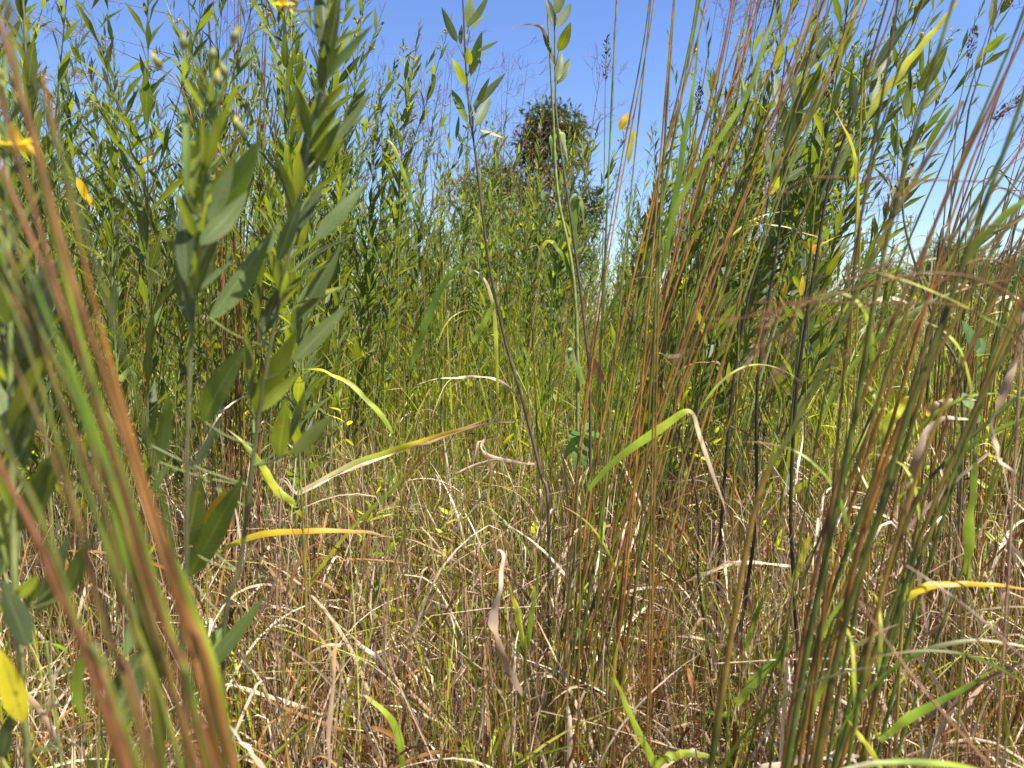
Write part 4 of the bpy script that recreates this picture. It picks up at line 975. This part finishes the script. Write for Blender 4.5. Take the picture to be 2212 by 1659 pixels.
# ------------------------------------------------------------------ maize among the weeds
def maize(label, x, y, h, dry, az0, nl=9, lean=0.05, group=None):
    o = thing('maize_plant', label, 'plant', (x, y, 0), group)
    q = np.linspace(0, 1, 14); path = np.stack([lean * h * q ** 1.3, 0 * q, h * q], 1)
    c = np.array([0.5, 0.47, 0.26]) if dry else np.array([0.2, 0.27, 0.07])
    mb = MB(); tube(mb, path, np.linspace(0.010, 0.004, 14), c * 0.9, 8); mb.build('stalk', M_CULM, o)
    for k in range(nl):
        t = 0.25 + 0.7 * k / nl; b = path[int(t * 13)]
        a = az0 + (k % 2) * PI + RNG.normal(0, 0.4)
        L = U(0.35, 0.6); n = 16; s = np.linspace(0, 1, n); th = U(0.25, 0.6) + U(1.6, 2.6) * s ** 1.3
        tt = np.stack([np.cos(a) * np.sin(th), np.sin(a) * np.sin(th), np.cos(th)], 1)
        pp = b + np.concatenate([[[0, 0, 0]], np.cumsum(tt[:-1] * L / (n - 1), 0)])
        sh = np.stack([-np.sin(a) + 0 * s, np.cos(a) + 0 * s, 0 * s], 1); bb = np.cross(tt, sh); tw = U(-1, 1) * s * 1.5
        mb = MB(); cl = (mixcol(1, [np.array([[0.46, 0.42, 0.24], [0.34, 0.36, 0.15], [0.5, 0.44, 0.3]])], [1]) if dry else mixcol(1, [np.array([[0.25, 0.36, 0.1], [0.36, 0.43, 0.15]])], [1]))
        ribbons(mb, pp[None], (sh * np.cos(tw)[:, None] + bb * np.sin(tw)[:, None])[None], (U(0.035, 0.055) * blade_prof(s))[None], np.repeat(cl[:, None], n, 1), 0.35)
        mb.build('leaf', M_STRAW if dry else M_BLADE, o)
    mb = MB()
    for k in range(7):
        a = U(0, 6.28); d = np.array([math.cos(a) * 0.35, math.sin(a) * 0.35, 1]); tube(mb, path[-1] + nrm(d) * np.linspace(0, 0.14, 5)[:, None], 0.0022, STRAW[2] * 0.7, 4)
    mb.build('tassel', M_SEED, o)
    return o


for i, (px, d, h, lab) in enumerate(((1880, 5.2, 1.75, 'pale drying maize plant just right of the leaning stand'), (1935, 5.8, 1.7, 'pale drying maize plant with drooping bleached leaves under the big upright hemp leaves'), (1985, 5.0, 1.45, 'short bleached maize plant before the low horizon'),
                                  (2050, 6.4, 1.5, 'bleached maize plant before the dark horizon bush'), (2110, 5.6, 1.35, 'low bleached maize plant left of the rusty edge tussock'), (2190, 6.0, 1.4, 'bleached maize plant behind the rusty edge tussock'), (1840, 6.6, 1.7, 'pale maize plant half hidden by the leaning stand'))):
    b = P(px, 690, d); maize(lab, b[0], b[1], h, True, U(-0.5, 0.5), 10)
# the two-leaved green maize in front of the tree
base = P(1245, 900, 2.3)
o = thing('maize_plant', 'green maize plant with one folded pale leaf before the round tree', 'plant', (base[0], base[1], 0))
pth = smooth(np.array([[base[0], base[1], 0]] + [P(a, b, 2.3) for a, b in ((1246, 700), (1205, 420), (1195, 250), (1187, 100), (1178, -60))]), 30)
mb = MB(); tube(mb, pth - np.array(o.location), np.linspace(0.006, 0.0022, 30), lerp_cols([[0.2, 0.2, 0.07], [0.2, 0.24, 0.07], [0.16, 0.13, 0.06]], 30), 8); mb.build('stalk', M_CULM, o)
for pts, wd, c3 in ((((1200, 345), (1196, 310), (1200, 288), (1209, 282), (1217, 292), (1222, 318), (1227, 350)), 0.03, [GREEN[1], GREEN[0], [0.26, 0.33, 0.12], [0.3, 0.35, 0.16]]),
                    (((1244, 540), (1240, 490), (1242, 440), (1249, 425), (1257, 445), (1262, 490)), 0.028, [GREEN[3], GREEN[1], [0.2, 0.28, 0.1]]),
                    (((1190, 120), (1186, 100), (1178, 75), (1165, 56), (1140, 52), (1115, 58), (1102, 68)), 0.012, [DARK * 3, DARK * 4, STRAW[2] * 0.6, STRAW[4]]),
                    (((1242, 620), (1222, 560), (1200, 528), (1182, 520), (1168, 545), (1160, 590)), 0.022, [GREEN[1], GREEN[0], YELG * 0.8, STRAW[0]]),
                    (((1258, 830), (1245, 780), (1236, 755), (1226, 770), (1218, 830)), 0.026, [GREEN[1], [0.26, 0.33, 0.13], [0.28, 0.32, 0.15]])):
    one_blade(smooth(np.array([P(a, b, 2.3) for a, b in pts]), 30) - np.array(o.location), wd, c3, o, 'leaf', 0.3, 0.25)

# ------------------------------------------------------------------ wild sorghum spikes
def sorghum(label, tip, below, d, L, c, tilt=(0.15, 0)):
    t = P(*tip, d); pts = [P(a, b, d) for a, b in below]; root = np.array([pts[-1][0], pts[-1][1], 0.0])
    o = thing('wild_sorghum', label, 'plant', root)
    ph = smooth(np.array([root] + pts[::-1] + [t]), 40); mb = MB(); tube(mb, ph - root, np.linspace(0.002, 0.0009, 40), lerp_cols([OLIVE, OLIVE * 1.3, [0.2, 0.18, 0.09]], 40), 6)
    s = mb.build('stalk', M_CULM, o)
    mb = MB(); dv = nrm(ph[-1] - ph[-3])
    n = 90; q = U(0, 1, n); a = U(0, 6.28, n); r = 0.009 * np.sin(PI * np.clip(q * 0.9 + 0.08, 0, 1)) * U(0.3, 1, n)
    sx = nrm(np.cross(dv, [0, 1, 0])); sy = np.cross(dv, sx)
    Bp = (ph[-1] - root) - dv * L * (1 - q)[:, None] + (sx * np.cos(a)[:, None] + sy * np.sin(a)[:, None]) * r[:, None]
    leaves(mb, Bp, dv + (sx * np.cos(a)[:, None] + sy * np.sin(a)[:, None]) * 0.6, RNG.normal(0, 1, (n, 3)), U(0.006, 0.011, n), 0.0042, c * U(0.6, 1.4, (n, 1)), 0.6, 0, 3)
    mb.build('seed_head', M_SEED, o)


SG = np.array([0.07, 0.045, 0.03])
sorghum('dark brown sorghum spike against sky beside the middle tussock tops', (1312, 78), ((1308, 170), (1306, 330), (1300, 700)), 2.0, 0.12, SG)
sorghum('dark sorghum spike on a thin pale stalk in the upper right sky', (2108, 56), ((2096, 110), (2078, 200), (2068, 260), (2050, 520)), 1.8, 0.085, SG * 1.6)
sorghum('drooping grey sorghum spike at the right edge', (2200, 212), ((2160, 250), (2120, 340), (2080, 600)), 1.6, 0.07, SG * 1.5)
sorghum('reddish sorghum spike inside the tallest thin hemp spire', (886, 288), ((872, 335), (865, 420), (860, 700)), 2.8, 0.11, SG * 2 + RED * 0.3)
sorghum('small black sorghum spike between leaning leaves on the right', (1798, 150), ((1788, 200), (1776, 300), (1750, 600)), 2.0, 0.08, SG * 0.6)
sorghum('thin dark sorghum spike at the left of the yellow bent blade', (1512, 190), ((1508, 250), (1500, 330), (1480, 650)), 2.0, 0.06, SG)

# ------------------------------------------------------------------ broad-leaved seedlings
def seedling(label, c, d, leaf_px, col):
    ctr = P(*c, d); root = np.array([ctr[0], ctr[1] + 0.02, 0.0]); o = thing('broadleaf_weed', label, 'plant', root)
    mb = MB(); tube(mb, smooth([np.zeros(3), (ctr - root) * 0.6 + [0.01, 0, 0], ctr - root], 14), 0.0018, (0.16, 0.2, 0.05), 6); mb.build('stem', M_STEM, o)
    for (tx, ty, wd) in leaf_px:
        T = P(tx, ty, d + U(-0.06, 0.06)); mb = MB(); D = T - ctr
        leaves(mb, ctr - root + D * 0.12, D, -FWD * 0.6 + UPV * 1.0, np.linalg.norm(D) * 0.9, wd * K * d, np.array(col) * U(0.85, 1.2), 0.2, 0.2, 8, prof=lambda s: np.sin(PI * s ** 0.6) ** 0.7)
        mb.build('leaf', M_LEAF, o)


seedling('broad-leaved green weed with spreading leaflets right of the middle', (1262, 935), 1.95, ((1215, 985, 26), (1240, 1010, 24), (1290, 990, 24), (1225, 940, 22), (1300, 940, 22), (1275, 905, 20), (1240, 960, 26), (1262, 1000, 24)), (0.1, 0.2, 0.04))
seedling('small heart-leaved weed high at the right edge', (2110, 770), 1.5, ((2090, 690, 34), (2140, 760, 26), (2125, 720, 24)), (0.06, 0.13, 0.03))
seedling('heart-leaved weed with one blue-green leaf between dry leaves on the right', (2100, 890), 1.6, ((2085, 840, 30), (2120, 910, 24), (2080, 900, 22)), (0.1, 0.18, 0.06))
seedling('low clover-like weed in the bottom straw', (1550, 1545), 1.5, ((1585, 1540, 14), (1520, 1530, 14), (1560, 1580, 18), (1600, 1555, 10)), (0.16, 0.26, 0.05))
seedling('low sprig of fresh green leaflets at the left straw', (100, 1390), 1.0, ((60, 1380, 16), (150, 1395, 16), (95, 1430, 16)), (0.12, 0.22, 0.05))

# ------------------------------------------------------------------ trees beyond the field
def tree(label, x, y, blobs, trunk_r, col, seed_n=1.0, group=None):
    o = thing('tree', label, 'tree', (x, y, 0), group)
    mb = MB(); top = max(b[2] for b in blobs)
    main = smooth(np.array([[0, 0, 0], [0.1, 0, top * 0.3], [-0.1, 0.1, top * 0.6], [0.2, 0, top * 0.95]]), 16)
    tube(mb, main, np.linspace(trunk_r, trunk_r * 0.15, 16), (0.1, 0.075, 0.05), 9)
    for (bx, by, bz, r) in blobs:
        j = int(np.clip((bz - r * 0.8) / top, 0.15, 0.95) * 15); tube(mb, smooth([main[j], (main[j] + [bx, by, bz]) / 2 + [0, 0, -0.2], [bx, by, bz + r * 0.3]], 10), np.linspace(trunk_r * 0.35, 0.02, 10), (0.1, 0.075, 0.05), 6)
    mb.build('trunk', M_BARK, o)
    cr_ = MB()
    for (bx, by, bz, r) in blobs:
        nc = int(15 * r * r * seed_n) + 8
        dirs = nrm(RNG.normal(0, 1, (nc, 3))); cc = np.array([bx, by, bz]) + dirs * (r * U(0.45, 1.05, nc) ** 0.8)[:, None] * np.array([1, 1, 0.85])
        for q in cc:
            m = 34; off = RNG.normal(0, 0.17, (m, 3)); D = nrm(off + RNG.normal(0, 0.1, (m, 3)) + [0, 0, -0.06])
            leaves(cr_, q + off, D, RNG.normal(0, 1, (m, 3)) * 0.7 + [0, 0, 0.8], U(0.2, 0.36, m), U(0.08, 0.13, m), np.array(col) * U(0.7, 1.35, (m, 1)), 0.3, 0.2, 2)
    cr_.build('crown', M_TREE, o)
    return o


def at_far(px, py, d):
    q = P(px, py, d); return q


D0 = 30.0
def bl(px, py, rpx, dy=0.0):
    q = at_far(px, py, D0); return (q[0] - TX, dy, q[2], rpx * K * D0 * 0.66)
TX = at_far(1165, 690, D0)[0]
tree('dark round-topped tree standing alone beyond the field', TX, D0, [bl(1190, 250, 30), bl(1165, 275, 40), bl(1218, 265, 34, 0.5), bl(1145, 318, 32), bl(1185, 310, 42, .4), bl(1240, 300, 34), bl(1155, 345, 34), bl(1225, 350, 36, -.4), bl(1195, 390, 30),
     bl(1060, 385, 48, .6), bl(1110, 395, 48), bl(1020, 420, 44, -.3), bl(1075, 440, 58), bl(1150, 440, 58, .5), bl(1220, 440, 56), bl(1275, 430, 44), bl(1030, 480, 52), bl(1110, 500, 58, -.5), bl(1190, 510, 58), bl(1260, 490, 52), bl(1060, 560, 56), bl(1150, 580, 56, .5), bl(1230, 570, 56)], 0.28, (0.055, 0.075, 0.022))
for i, (px, d, h, lab) in enumerate(((2050, 42, 5.2, 'low dark bush on the horizon behind the bleached maize'), (2140, 46, 5.6, 'wider dark bush on the horizon behind the rusty edge tussock'), (1960, 50, 4.6, 'small grey-green bush on the horizon right of the leaning stand'), (380, 44, 6.0, 'distant dark bush glimpsed through the left stand'), (2230, 44, 6.0, 'dark bush on the horizon at the right edge'))):
    q = at_far(px, 690, d)
    tree(lab, q[0], q[1], [(U(-2.4, 2.4), U(-1, 1), h * U(0.35, 0.85), U(0.9, 1.5)) for _ in range(9)], 0.18, (0.085, 0.11, 0.05), 0.6, None)
